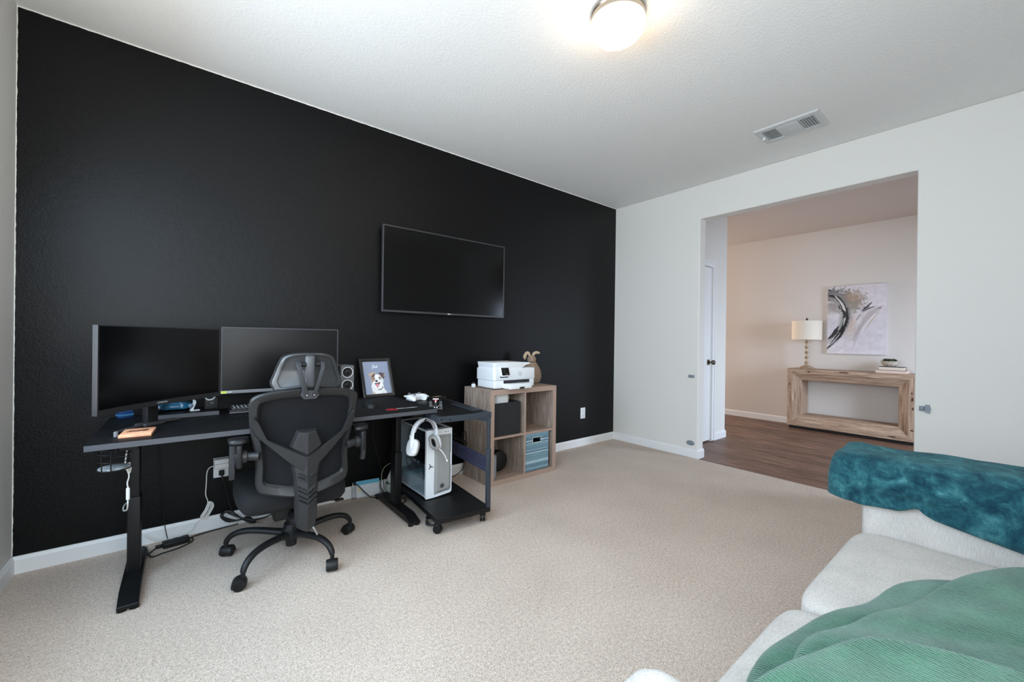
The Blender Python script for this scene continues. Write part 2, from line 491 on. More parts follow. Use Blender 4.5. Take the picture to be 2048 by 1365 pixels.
# baseboards
def board(name, pts, h=0.083, t=0.013, parent=None):
    """runs along pts; the room is on the left hand side of the run"""
    b = MB(); P = [Vector((x, y)) for x, y in pts]; n = len(P); off = []
    for i in range(n):
        d = []
        if i > 0: d.append((P[i]-P[i-1]).normalized())
        if i < n-1: d.append((P[i+1]-P[i]).normalized())
        nn = [Vector((-k.y, k.x)) for k in d]
        if len(nn) == 1: o = nn[0]
        else: o = (nn[0]+nn[1]) / max(0.3, 1+nn[0].dot(nn[1]))
        off.append(o)
    prof = [(0.0, -0.01), (t, -0.01), (t, h*0.80), (t*0.55, h*0.93), (t*0.45, h), (0.0, h)]
    G = [[(p.x+o.x*q, p.y+o.y*q, z) for q, z in prof] for p, o in zip(P, off)]
    b.grid(G, closed_u=True)
    m = len(prof); b.f.append(tuple(range(m))); b.m.append(0); b.fs.append(False)
    k = (n-1)*m; b.f.append(tuple(range(k, k+m))[::-1]); b.m.append(0); b.fs.append(False)
    return struct(b.build(name, TRIM, angle=20))
board('baseboard_north', [(0, 0), (-4.65, 0)])
board('baseboard_west', [(-4.65, 0), (-4.65, -3.55)])
board('baseboard_east', [(0.122, YA), (0, YA), (0, 0)])
board('baseboard_south', [(0, -3.55), (0, YB), (0.122, YB)])
board('hall_baseboard_far', [(2.90, -4.2), (2.90, 3.1)])
board('hall_baseboard_side', [(1.22, -0.4), (1.22, DY), (0.915, DY)])

# closet door on the short hall wall
fr = MB()
cw = 0.068
fr.box(dx1, DY-0.018, 0, dx1+cw, DY, dz+cw); fr.box(0.122, DY-0.018, dz, dx1, DY, dz+cw)
fr.box(dx1+cw*0.62, DY-0.026, 0, dx1+cw, DY-0.018, dz+cw); fr.box(0.122, DY-0.026, dz+cw*0.62, dx1+cw*0.62, DY-0.018, dz+cw)
fr.box(dx1-0.012, DY, 0, dx1, DY+0.11, dz)
struct(fr.build('trim_1', TRIM, bevel=0.003))
d = MB()
d.box(dx0+0.03, DY+0.004, 0.012, dx1-0.014, DY+0.04, dz-0.006)
door = struct(d.build('door_1', TRIM, bevel=0.002))
dw = (dx1-0.014) - (dx0+0.03)
for zc, hh in ((1.72, 0.42), (1.06, 0.62), (0.39, 0.56)):
    for k in (0, 1):
        xa = dx0+0.03 + 0.085 + k*(dw/2-0.03); xb = xa + dw/2 - 0.145
        MB().prism([(xa,zc-hh/2),(xb,zc-hh/2),(xb,zc+hh/2),(xa,zc+hh/2)], DY-0.004, DY+0.006, 'xz').build('panel', TRIM, door, bevel=0.008, seg=2)
k = MB()
kz, kx = 0.93, 0.775
k.cyl((kx, DY+0.004, kz), (kx, DY-0.006, kz), 0.032, n=24); k.cyl((kx, DY-0.006, kz), (kx, DY-0.04, kz), 0.012, n=16)
k.sphere((kx, DY-0.058, kz), (0.028, 0.024, 0.028))
k.build('knob', plain('dark_nickel', (112, 102, 92), 0.25, 1.0), door)

# gate cup mounts left on the wall
def mount(label, y, z, kind):
    t = thing('gate_mount', label, 'wall mount', (0, y, z), 0, 'grey gate mounts on the white wall')
    b = MB()
    if kind == 'round':
        b.add([], [])
        b.cyl((0, 0, 0), (-0.012, 0, 0), 0.036, 0.030, 24)
        for i in range(len(b.v)): b.v[i] = (b.v[i][0], b.v[i][1]*1.25, b.v[i][2]*0.72)
        b.build('cup', MOUNT, t, bevel=0.002)
        r = MB()
        for q in (-0.02, 0, 0.02): r.box(-0.015, q-0.004, -0.016, -0.011, q+0.004, 0.016)
        r.build('rib', MOUNT, t)
    elif kind == 'small':
        b.rbox(-0.014, -0.030, -0.014, 0, 0.030, 0.014, 0.004); b.build('base_plate', MOUNT, t)
        MB().rbox(-0.022, -0.022, -0.009, -0.012, 0.010, 0.009, 0.003).build('catch', MOUNT, t)
    else:
        b.rbox(-0.012, -0.020, -0.027, 0, -0.003, 0.027, 0.003); b.prism([(-0.004,-0.022),(-0.004,0.022),(-0.024,0.028),(-0.03,0.0),(-0.024,-0.032)], -0.016, 0, 'yz')
        b.build('base_plate', MOUNT, t)
        MB().rbox(-0.020, 0.0, -0.016, 0, 0.026, 0.016, 0.003).build('catch', MOUNT, t)
        r = MB()
        for q in range(4): r.box(-0.023, 0.002, -0.012+q*0.0065, -0.019, 0.022, -0.0085+q*0.0065)
        r.build('rib', MOUNT, t)
MOUNT = plain('grey_mount_plastic', (128, 138, 146), 0.45)
mount('small grey latch mount at waist height by the door side of opening', -0.955, 0.817, 'small')
mount('oval grey cup mount just above the baseboard by the opening', -0.952, 0.141, 'round')
mount('square grey latch mount on the wall above the teal blanket', -2.625, 0.722, 'square')

# ceiling light
LX, LY = -2.405, -1.812
t = thing('ceiling_light', 'round flush ceiling light with glowing frosted dome and nickel ring', 'ceiling light', (LX, LY, H))
ring = [(0.118,0.0),(0.126,-0.004),(0.128,-0.018),(0.124,-0.024),(0.124,-0.034),(0.128,-0.040),(0.126,-0.050),(0.112,-0.052),(0.100,-0.045),(0.100,-0.002)]
MB().lathe(ring, 64, cap=False).build('ring', CHROME, t, angle=30)
dome = [(0.113,-0.040),(0.127,-0.052),(0.129,-0.066),(0.122,-0.090),(0.105,-0.112),(0.078,-0.129),(0.045,-0.139),(0.015,-0.143),(0.002,-0.1435)]
MB().lathe(dome, 64).build('dome', emis('lit_frosted_glass', (1.0, 0.74, 0.50, 1), 14.5), t, angle=60)

# ceiling vent
VENT = plain('vent_enamel', (206, 210, 212), 0.4)
t = thing('ceiling_vent', 'white metal air register set in the ceiling', 'vent', (-0.572, -1.97, H))
hx, hy = 0.138, 0.202
b = MB()
P = [[(-hx+i, -hy+k, z), (hx-i, -hy+k, z), (hx-i, hy-k, z), (-hx+i, hy-k, z)] for i, k, z in ((0, 0, 0), (0, 0, -.004), (.008, .008, -.010), (.048, .040, -.010), (.052, .044, -.002))]
b.grid(P, closed_u=True)
b.build('frame', VENT, t, angle=20)
MB().rbox(-0.09, -0.068, -0.012, 0.09, 0.068, -0.001, 0.004).build('center_plate', VENT, t)
DK = plain('vent_backing_enamel', (206, 208, 210), 0.5)
MB().box(-hx+0.05, -hy+0.04, -0.003, hx-0.05, hy-0.04, -0.0005).build('backing', DK, t)
b = MB()
for i in range(7):
    y = 0.080 + i*0.0125
    b.add([(-0.085, y, -0.011), (0.085, y, -0.011), (0.085, y+0.0105, -0.004), (-0.085, y+0.0105, -0.004)], [(0,1,2,3),(3,2,1,0)])
b.build('louver_bank', VENT, t, fix=False)
b = MB()
for i in range(7):
    x = -0.082 + i*0.024
    b.add([(x, -0.158, -0.011), (x, -0.074, -0.011), (x+0.019, -0.074, -0.004), (x+0.019, -0.158, -0.004)], [(0,1,2,3),(3,2,1,0)])
for i in range(6): b.box(-0.085, -0.158+i*0.0155, -0.012, 0.085, -0.155+i*0.0155, -0.008)
b.build('louver_bank', VENT, t, fix=False)
MB().rbox(-0.004, 0.163, -0.03, 0.004, 0.185, -0.008, 0.002).build('lever', VENT, t)
for yy in (-0.185, 0.190): MB().lathe([(0.005,0),(0.005,-0.0115),(0.001,-0.0125)], 12, (0.03, yy, 0)).build('screw', VENT, t)

# outlets
def plate(t, w=0.076, h=0.120):
    MB().rbox(-w/2, -0.007, -h/2, w/2, 0, h/2, 0.003).build('cover_plate', WHITEPL, t)
def receptacle(t, z):
    b = MB(); b.rbox(-0.017, -0.010, z-0.014, 0.017, -0.006, z+0.014, 0.004); o = b.build('receptacle', WHITEPL, t)
    s = MB()
    for x in (-0.006, 0.006): s.box(x-0.001, -0.0106, z-0.002, x+0.001, -0.0098, z+0.007)
    s.cyl((0, -0.0106, z-0.007), (0, -0.0098, z-0.007), 0.0024, n=10)
    s.build('slot', BLACK, o)
t = thing('wall_outlet', 'white wall outlet low on black wall past the cube shelf', 'outlet', (-0.553, 0, 0.360))
plate(t); receptacle(t, 0.022); receptacle(t, -0.022)
t = thing('wall_outlet', 'white wall outlet with plugs on black wall beside the chair', 'outlet', (-3.828, 0, 0.366))
plate(t); receptacle(t, -0.030); receptacle(t, 0.022)
t = thing('outlet_adapter', 'white block charger plugged into the outlet beside the chair', 'charger', (-3.828, -0.011, 0.398))
MB().rbox(-0.036, -0.045, -0.028, 0.036, 0, 0.028, 0.005).build('body', WHITEPL, t)
MB().box(-0.0365, -0.0455, -0.001, 0.0365, -0.0005, 0.0008).build('seam', GREY, t)

# ================================================================== DESK AND WHAT STANDS ON IT
DZ = 0.735
DESKTOP = wood('black_wood_grain', (10,10,11), (17,17,18), (30,29,31), (1.2, 9, 9), 6, 0.5, 0.05, spec=0.16)
t = thing('desk', 'long black standing desk with grey front edge along the black wall', 'desk', (-3.555, -0.455, 0))
MB().box(-0.750, -0.352, DZ-0.023, 0.750, 0.355, DZ).build('desktop', DESKTOP, t, bevel=0.0015)
b = MB(); b.box(-0.751, -0.3555, DZ-0.0225, 0.751, -0.352, DZ-0.0005); b.build('edge_band', EDGE, t)
for sx in (-0.632, 0.670):
    b = MB(); b.rbox(sx-0.024, 0.015, 0.03, sx+0.024, 0.095, 0.40, 0.005); b.rbox(sx-0.019, 0.021, 0.38, sx+0.019, 0.089, DZ-0.023, 0.004)
    b.build('column', BLACK_METAL, t)
    f = MB()
    f.prism([(-0.245,0.012),(-0.245,0.026),(-0.16,0.052),(0.28,0.052),(0.345,0.026),(0.345,0.012)], sx-0.035, sx+0.035, 'yz')
    fo = f.build('foot', BLACK_METAL, t, bevel=0.003)
    p = MB()
    for yy in (-0.225, 0.325): p.cyl((sx-0.02, yy, 0.0), (sx-0.02, yy, 0.013), 0.017, n=14); p.cyl((sx+0.02, yy, 0.0), (sx+0.02, yy, 0.013), 0.017, n=14)
    split(p, 'glide', BLACK, fo)
    MB().rbox(sx-0.03, -0.26, DZ-0.055, sx+0.03, 0.30, DZ-0.023, 0.004).build('top_bracket', BLACK_METAL, t)
MB().rbox(-0.63, 0.03, DZ-0.075, 0.67, 0.08, DZ-0.035, 0.004).build('crossbar', BLACK_METAL, t)

# desk mat
MAT = N('black_cloth_mat', rgb(21,21,22), 0.85, 0, 0.2); MAT.bump(MAT.noise(MAT.co(), 900, 2), 0.2, 0.001); MAT = MAT.m
t = thing('desk_mat', 'black cloth mouse mat with red emblem and white lettering on desk', 'mouse mat', (-3.25, -0.455, DZ))
MB().rbox(-0.44, -0.345, 0, 0.438, 0.33, 0.004, 0.0018, 2).build('cloth', MAT, t)
# round red emblem: dragon-like head shape inside a ring
em = MB()
ex, ey, ez = 0.203, -0.250, 0.0042
def ringflat(b, cx, cy, z, r0, r1, sx=1.0, n=40, a0=0, a1=2*PI):
    vs = []; fs = []
    for k in range(n+1):
        a = a0+(a1-a0)*k/n
        vs += [(cx+r0*math.cos(a)*sx, cy+r0*math.sin(a), z), (cx+r1*math.cos(a)*sx, cy+r1*math.sin(a), z)]
    for k in range(n): fs.append((2*k, 2*k+1, 2*k+3, 2*k+2))
    b.add(vs, fs)
ringflat(em, ex, ey, ez, 0.027, 0.034, 1.0)
em.add([(ex+x*0.027, ey+y*0.027, ez) for x, y in [(-0.9,0.35),(-0.3,0.6),(0.3,0.55),(0.95,0.1),(0.6,-0.1),(0.9,-0.35),(0.3,-0.3),(0.2,-0.75),(-0.15,-0.3),(-0.55,-0.45),(-0.45,-0.05)]], [tuple(range(11))])
em.add([(ex+x*0.027, ey+y*0.027, ez) for x, y in [(-0.7,0.85),(0.1,0.95),(0.8,0.55),(0.2,0.75)]], [(0,1,2,3)])
em.build('red_emblem', RED, t)
text('white_lettering', 'REDRAGON', 0.0235, WHITEPRINT, t, (0.300, -0.245, 0.0043), (0, 0, math.radians(-4)), 0.0002)

# mouse
t = thing('computer_mouse', 'black rounded computer mouse on the mat', 'mouse', (-3.125, -0.555, DZ+0.004), 0.1)
P = []
for i in range(13):
    u = i/12.0; y = -0.058+0.116*u
    w = 0.034*(1-abs(2*u-1)**3.2)**0.5 if 0 < u < 1 else 0.002
    w *= 1.0-0.08*math.sin(PI*u); hgt = 0.004+0.037*math.sin(PI*(0.12+0.8*u)**1.1)*min(1, w/0.02)
    P.append([(w*math.cos(a), y, max(0.0, hgt*math.sin(a)**0.75)) for a in [PI*k/14 for k in range(15)]])
b = MB(); b.grid(P); b.build('shell', BLACK_SOFT, t, angle=80)
MB().cyl((-0.003, 0.034, 0.028), (0.003, 0.034, 0.028), 0.006, n=16).build('scroll_wheel', DARKGREY, t)

# keyboard
t = thing('keyboard', 'black mechanical keyboard with light key tops behind the chair', 'keyboard', (-3.59, -0.275, DZ+0.004))
MB().rbox(-0.225, -0.068, 0, 0.225, 0.068, 0.018, 0.004).build('case', BLACK, t)
KEY = plain('dark_keycap', (46,46,48), 0.5)
b = MB()
for r in range(5):
    x = -0.214; y = -0.058+r*0.0235
    ws = [1]*15+[1.0]*8 if r else [1.3, 1.3, 1.3, 6.0, 1.3, 1.3, 1.3, 1.3]+[1]*7
    for w in ws:
        wd = 0.0186*w
        if x+wd > 0.217: break
        b.rbox(x+0.001, y, 0.016, x+wd-0.001, y+0.0205, 0.0275, 0.0025, 2); x += wd
b.build('keys', KEY, t)
b = MB()
for r in range(5):
    for c in range(22):
        x = -0.206+c*0.0186+0.003; y = -0.051+r*0.0235
        if r == 0 and 4 < c < 11: continue
        b.box(x, y, 0.0274, x+0.006, y+0.008, 0.0278)
b.build('key_legends', WHITEPRINT, t)
MB().box(-0.225, -0.0695, 0.001, 0.225, -0.068, 0.006).build('front_strip', GREY, t)

# low riser board and its small things
RZ = DZ+0.021
t = thing('riser_board', 'low black riser board with grey front edge under the curved monitor', 'riser', (-4.013, -0.19, DZ))
MB().box(-0.152, -0.12, 0.0, 0.155, 0.10, 0.021).build('board', DESKTOP, t, bevel=0.001)
MB().box(-0.152, -0.122, 0.0005, 0.155, -0.12, 0.0205).build('edge_band', EDGE, t)

def gamepad(name, label, loc, rz, shellm, btn, s=1.0, extra=None):
    t = thing(name, label, 'game controller', loc, rz)
    out = []
    half = [(0,0.048),(0.025,0.050),(0.045,0.047),(0.062,0.036),(0.073,0.012),(0.079,-0.018),(0.079,-0.043),(0.071,-0.056),(0.060,-0.052),(0.048,-0.030),(0.036,-0.018),(0.018,-0.016),(0,-0.016)]
    full = half + [(-x, y) for x, y in half[::-1][1:-1]]
    c = (0, 0.012)
    b = MB(); P = []
    lv = [(0.80,0.0),(0.95,0.006),(1.0,0.018),(0.97,0.030),(0.86,0.038),(0.5,0.041),(0.02,0.0415)]
    for sc, z in lv:
        P.append([((c[0]+(x-c[0])*sc)*s, (c[1]+(y-c[1])*sc)*s, (z + (-0.010 if y < -0.03 and z > 0.012 else 0))*s) for x, y in full])
    b.grid(P, closed_u=True); b.f.append(tuple(range(len(full)))); b.m.append(0); b.fs.append(False)
    b.build('shell', shellm, t, angle=70)
    k = MB()
    for x, y in ((-0.045, 0.022), (0.022, -0.002)):
        k.lathe([(0.006*s,0.036*s),(0.006*s,0.0475*s),(0.0095*s,0.048*s),(0.0095*s,0.051*s),(0.007*s,0.0525*s)], 16, (x*s, y*s, 0))
    split(k, 'thumbstick', btn, t)
    k = MB()
    for x, y in ((0.045,0.032),(0.045,0.012),(0.035,0.022),(0.055,0.022)): k.cyl((x*s,y*s,0.037*s),(x*s,y*s,0.0435*s),0.0045*s, n=10)
    k.box(-0.031*s,-0.004*s,0.038*s,-0.013*s,0.002*s,0.0435*s); k.box(-0.025*s,-0.010*s,0.038*s,-0.019*s,0.008*s,0.0435*s)
    split(k, 'button', btn, t)
    k = MB()
    for x in (-1, 1): k.rbox((x*0.047-0.018)*s, 0.040*s, 0.024*s, (x*0.047+0.018)*s, 0.054*s, 0.034*s, 0.004*s)
    split(k, 'shoulder_button', shellm, t)
    return t
TEAL = plain('translucent_teal_plastic', (26, 78, 104), 0.25); PALE = plain('pale_grip_plastic', (120, 140, 158), 0.5)
gp = gamepad('game_controller', 'teal blue game controller on the riser under the curved monitor', (-4.045, -0.205, RZ+0.008), PI, TEAL, BLACK, 0.95)
gp.rotation_euler = (math.radians(-12), 0, 0)
b = MB()
for x in (-0.066, 0.066): b.sphere((x, -0.046, 0.012), (0.011, 0.014, 0.011), 12, 8)
split(b, 'grip_tip', PALE, gp)
gamepad('game_controller', 'white game controller behind the mat corner on the rolling table', (-2.665, -0.245, 0.7055), 0.35, WHITEPL, GREY, 1.12)
# dark blue pot with a pale lid
t = thing('blue_tub', 'small dark blue tub with pale top on the riser by the monitor stand', 'tub', (-4.140, -0.262, RZ))
MB().lathe([(0.024,0),(0.028,0.004),(0.029,0.022)], 28).build('body', plain('deep_blue_plastic', (24, 30, 82), 0.35), t)
MB().lathe([(0.029,0.022),(0.0285,0.030),(0.020,0.036),(0.002,0.037)], 28).build('lid', plain('pale_blue_plastic', (140, 146, 176), 0.4), t)
t = thing('blue_box', 'small blue box behind the curved monitor stand on desk', 'box', (-4.245, -0.150, DZ), 0.5)
MB().rbox(-0.028, -0.02, 0, 0.028, 0.02, 0.035, 0.003).build('carton', plain('blue_card', (30, 62, 112), 0.5), t)
MB().box(-0.0285, -0.0205, 0.012, 0.0285, 0.0205, 0.020).build('band', plain('light_blue_card', (70, 128, 164), 0.5), t)
# white angled stand
t = thing('white_stand', 'white bent strip stand beside the teal controller on riser', 'stand', (-3.968, -0.236, RZ), 0.25)
b = MB(); b.prism([(-0.014,0),(0.026,0),(0.026,0.005),(-0.004,0.005),(0.010,0.046),(0.006,0.058),(-0.001,0.058),(0.002,0.047)], -0.014, 0.014, 'xz')
b.build('strip', WHITEPL, t, bevel=0.0012)
# black cube speaker with white arc cable
t = thing('desk_speaker', 'small black cube speaker with white mark at riser end', 'speaker', (-3.889, -0.235, RZ))
MB().rbox(-0.031, -0.0, 0, 0.031, 0.055, 0.070, 0.005).build('cabinet', BLACK_SOFT, t)
text('mark', 'w)', 0.014, plain('grey_print', (150,150,152), 0.6), t, (0.002, -0.0006, 0.036), (PI/2, 0, 0), 0.0002)
o = MB().tube(catmull([(-3.916, -0.243, RZ+0.066), (-3.908, -0.243, RZ+0.056), (-3.896, -0.243, RZ+0.053), (-3.882, -0.243, RZ+0.058), (-3.873, -0.243, RZ+0.070)], 6), 0.0035, 8).build('white_clip', WHITEPL)
tag(o, 'white curved clip across the front of the small cube speaker', 'clip')
o.location = (0, 0.0045, 0)

# wooden plaque with burnt drawing
PLQ = wood('peach_cedar', (196,134,100), (222,160,124), (236,182,148), (2, 14, 8), 5, 0.6, 0.06)
t = thing('wood_plaque', 'small peach cedar plaque with burnt drawing on the desk', 'plaque', (-4.163, -0.655, DZ), math.radians(-4))
MB().rbox(-0.052, -0.072, 0, 0.052, 0.072, 0.012, 0.002).build('plate', PLQ, t)
b = MB(); rr = random.Random(3)
for x, y, a, s in ((-0.02,0.01,0.3,0.016),(0.0,0.012,0.0,0.013),(0.018,0.014,0.2,0.014),(0.026,0.022,0.6,0.010),(-0.03,0.0,0.4,0.008)):
    n = 9; b.add([(x+s*rr.uniform(0.5,1.2)*math.cos(2*PI*k/n+a), y+1.6*s*rr.uniform(0.4,1.0)*math.sin(2*PI*k/n+a), 0.0122) for k in range(n)], [tuple(range(n))])
b.build('burnt_drawing', plain('burnt_wood', (92, 48, 34), 0.8), t)

# ---------------------------------------------------------------- curved monitor
def curved_monitor():
    t = thing('curved_monitor', 'curved black monitor angled toward the chair', 'monitor', (-4.068, -0.520, DZ), math.radians(46))
    W, za, zb, sag = 0.610, 0.100, 0.465, 0.030
    def yy(x): return sag*(1-(2*x/W)**2)
    n = 24; xs = [-W/2+W*i/n for i in range(n+1)]
    b = MB()                     # shell: frame and back in one
    def strip(x0, x1, z0, z1, d0, d1, m=24):
        q = [x0+(x1-x0)*i/m for i in range(m+1)]
        P = [[(x, yy(x)+d0, z0), (x, yy(x)+d1, z0), (x, yy(x)+d1, z1), (x, yy(x)+d0, z1)] for x in q]
        b.grid(P, closed_u=True); k = len(b.v)-len(q)*4
        b.f.append((k, k+1, k+2, k+3)); b.f.append((k+m*4+3, k+m*4+2, k+m*4+1, k+m*4)); b.m += [0,0]; b.fs += [False, False]
    strip(-W/2, W/2, za, za+0.022, -0.002, 0.022); strip(-W/2, W/2, zb-0.004, zb, -0.002, 0.022)
    strip(-W/2, -W/2+0.006, za+0.022, zb-0.004, -0.002, 0.022, 2); strip(W/2-0.006, W/2, za+0.022, zb-0.004, -0.002, 0.022, 2)
    b.build('frame', plain('graphite_frame', (34,34,36), .42, 0, .4), t, angle=30)
    b = MB(); b.grid([[(x, yy(x)+0.001, za+0.022), (x, yy(x)+0.001, zb-0.004)] for x in xs]); b.build('screen', SCREEN, t)
    b = MB(); P = []
    for i in range(n+1):
        x = xs[i]*0.985; bul = 0.024+0.030*max(0, 1-(2*x/W)**4)
        P.append([(x, yy(x)+0.016, za+0.004), (x, yy(x)+bul, za+0.06), (x, yy(x)+bul+0.004, (za+zb)/2), (x, yy(x)+bul, zb-0.06), (x, yy(x)+0.016, zb-0.003)])
    b.grid(P); b.build('back_shell', BLACK_SOFT, t, angle=60)
    text('brand_lettering', 'SAMSUNG', 0.0115, plain('silver_print', (170,170,172), 0.5), t, (0, sag-0.0026, za+0.011), (PI/2, 0, 0), 0.0003)
    b = MB(); b.rbox(-0.028, 0.075, 0.012, 0.028, 0.105, 0.30, 0.006); b.rbox(-0.05, 0.055, 0.24, 0.05, 0.085, 0.34, 0.006)
    b.build('stand_neck', BLACK_SOFT, t)
    b = MB()
    for s in (-1, 1):
        b.tube([(0, 0.092, 0.010), (s*0.10, 0.070, 0.008), (s*(0.175 if s < 0 else 0.13), 0.066, 0.006)], [0.010, 0.008, 0.006], 10)
    b.rbox(-0.05, 0.06, 0, 0.05, 0.12, 0.016, 0.005)
    b.build('stand_foot', DARKGREY, t)
curved_monitor()

# ---------------------------------------------------------------- flat monitor
t = thing('flat_monitor', 'flat monitor with grey chin directly behind the chair headrest', 'monitor', (-3.548, -0.30, DZ), math.radians(-1))
W, za, zb = 0.610, 0.108, 0.478
b = MB()
b.box(-W/2, -0.004, zb-0.007, W/2, 0.020, zb); b.box(-W/2, -0.004, za+0.018, -W/2+0.007, 0.020, zb-0.007); b.box(W/2-0.007, -0.004, za+0.018, W/2, 0.020, zb-0.007)
b.build('bezel', DARKGREY, t)
MB().rbox(-W/2, -0.005, za, W/2, 0.020, za+0.018, 0.002).build('chin', GREY, t)
MB().box(-W/2+0.007, -0.0015, za+0.018, W/2-0.007, 0.002, zb-0.007).build('screen', SCREEN_MATTE, t)
b = MB(); b.rbox(-W/2+0.004, 0.018, za+0.006, W/2-0.004, 0.030, zb-0.006, 0.006); b.rbox(-0.17, 0.026, za+0.04, 0.17, 0.058, zb-0.09, 0.015)
b.build('back_shell', BLACK_SOFT, t)
MB().box(-W/2+0.001, -0.0056, za+0.003, -W/2+0.028, -0.0048, za+0.016).build('energy_sticker', plain('lime_sticker', (188, 204, 84), 0.5), t)
MB().box(-W/2+0.030, -0.0056, za+0.008, -W/2+0.050, -0.0048, za+0.011).build('model_print', WHITEPRINT, t)
b = MB(); b.rbox(-0.025, 0.056, 0.14, 0.025, 0.120, 0.30, 0.006); b.rbox(-0.025, 0.105, 0.01, 0.025, 0.135, 0.30, 0.006); b.build('stand_neck', BLACK_SOFT, t)
MB().rbox(-0.11, 0.105, 0.004, 0.11, 0.25, 0.014, 0.004).build('stand_base', BLACK_SOFT, t)

# ---------------------------------------------------------------- speaker
t = thing('stereo_speaker', 'tall grey desktop speaker with two white ringed drivers beside the dog picture', 'speaker', (-3.152, -0.205, DZ+0.004), 0.0)
SPK = plain('grey_speaker_plastic', (104,104,106), 0.5)
b = MB(); P = []
def rr2(w, d, r, n=5):
    o = []
    for cx, cy, a0 in ((w/2-r, d-r, 0), (-w/2+r, d-r, PI/2), (-w/2+r, r, PI), (w/2-r, r, 1.5*PI)):
        for k in range(n+1):
            a = a0+PI/2*k/n; o.append((cx+r*math.cos(a), cy+r*math.sin(a)))
    return o
w2, h2 = 0.088, 0.238
pts = rr2(w2, h2, 0.012)
b.prism(pts, 0.0, 0.125, 'xz')
b.build('cabinet', SPK, t, bevel=0.002)
for zc in (0.190, 0.104):
    b = MB(); ro = []
    for r, y in ((0.0365,0.001),(0.0365,-0.003),(0.0345,-0.0045),(0.0315,-0.003),(0.031,0.001)):
        ro.append([(r*math.cos(2*PI*k/40), y, zc+r*math.sin(2*PI*k/40)) for k in range(40)])
    b.grid(ro, closed_u=True); ri = b.build('driver_ring', WHITEPL, t)
    b = MB(); ro = []
    for r, y in ((0.032,-0.002),(0.029,-0.0028),(0.026,-0.001),(0.012,-0.0012),(0.009,-0.003),(0.001,-0.0045)):
        ro.append([(r*math.cos(2*PI*k/32), y, zc+r*math.sin(2*PI*k/32)) for k in range(32)])
    b.grid(ro, closed_u=True); b.build('driver_cone', BLACK_SOFT, ri)
MB().rbox(-0.044, -0.004, -0.004, 0.044, 0.125, 0.003, 0.002).build('base_pad', BLACK, t)

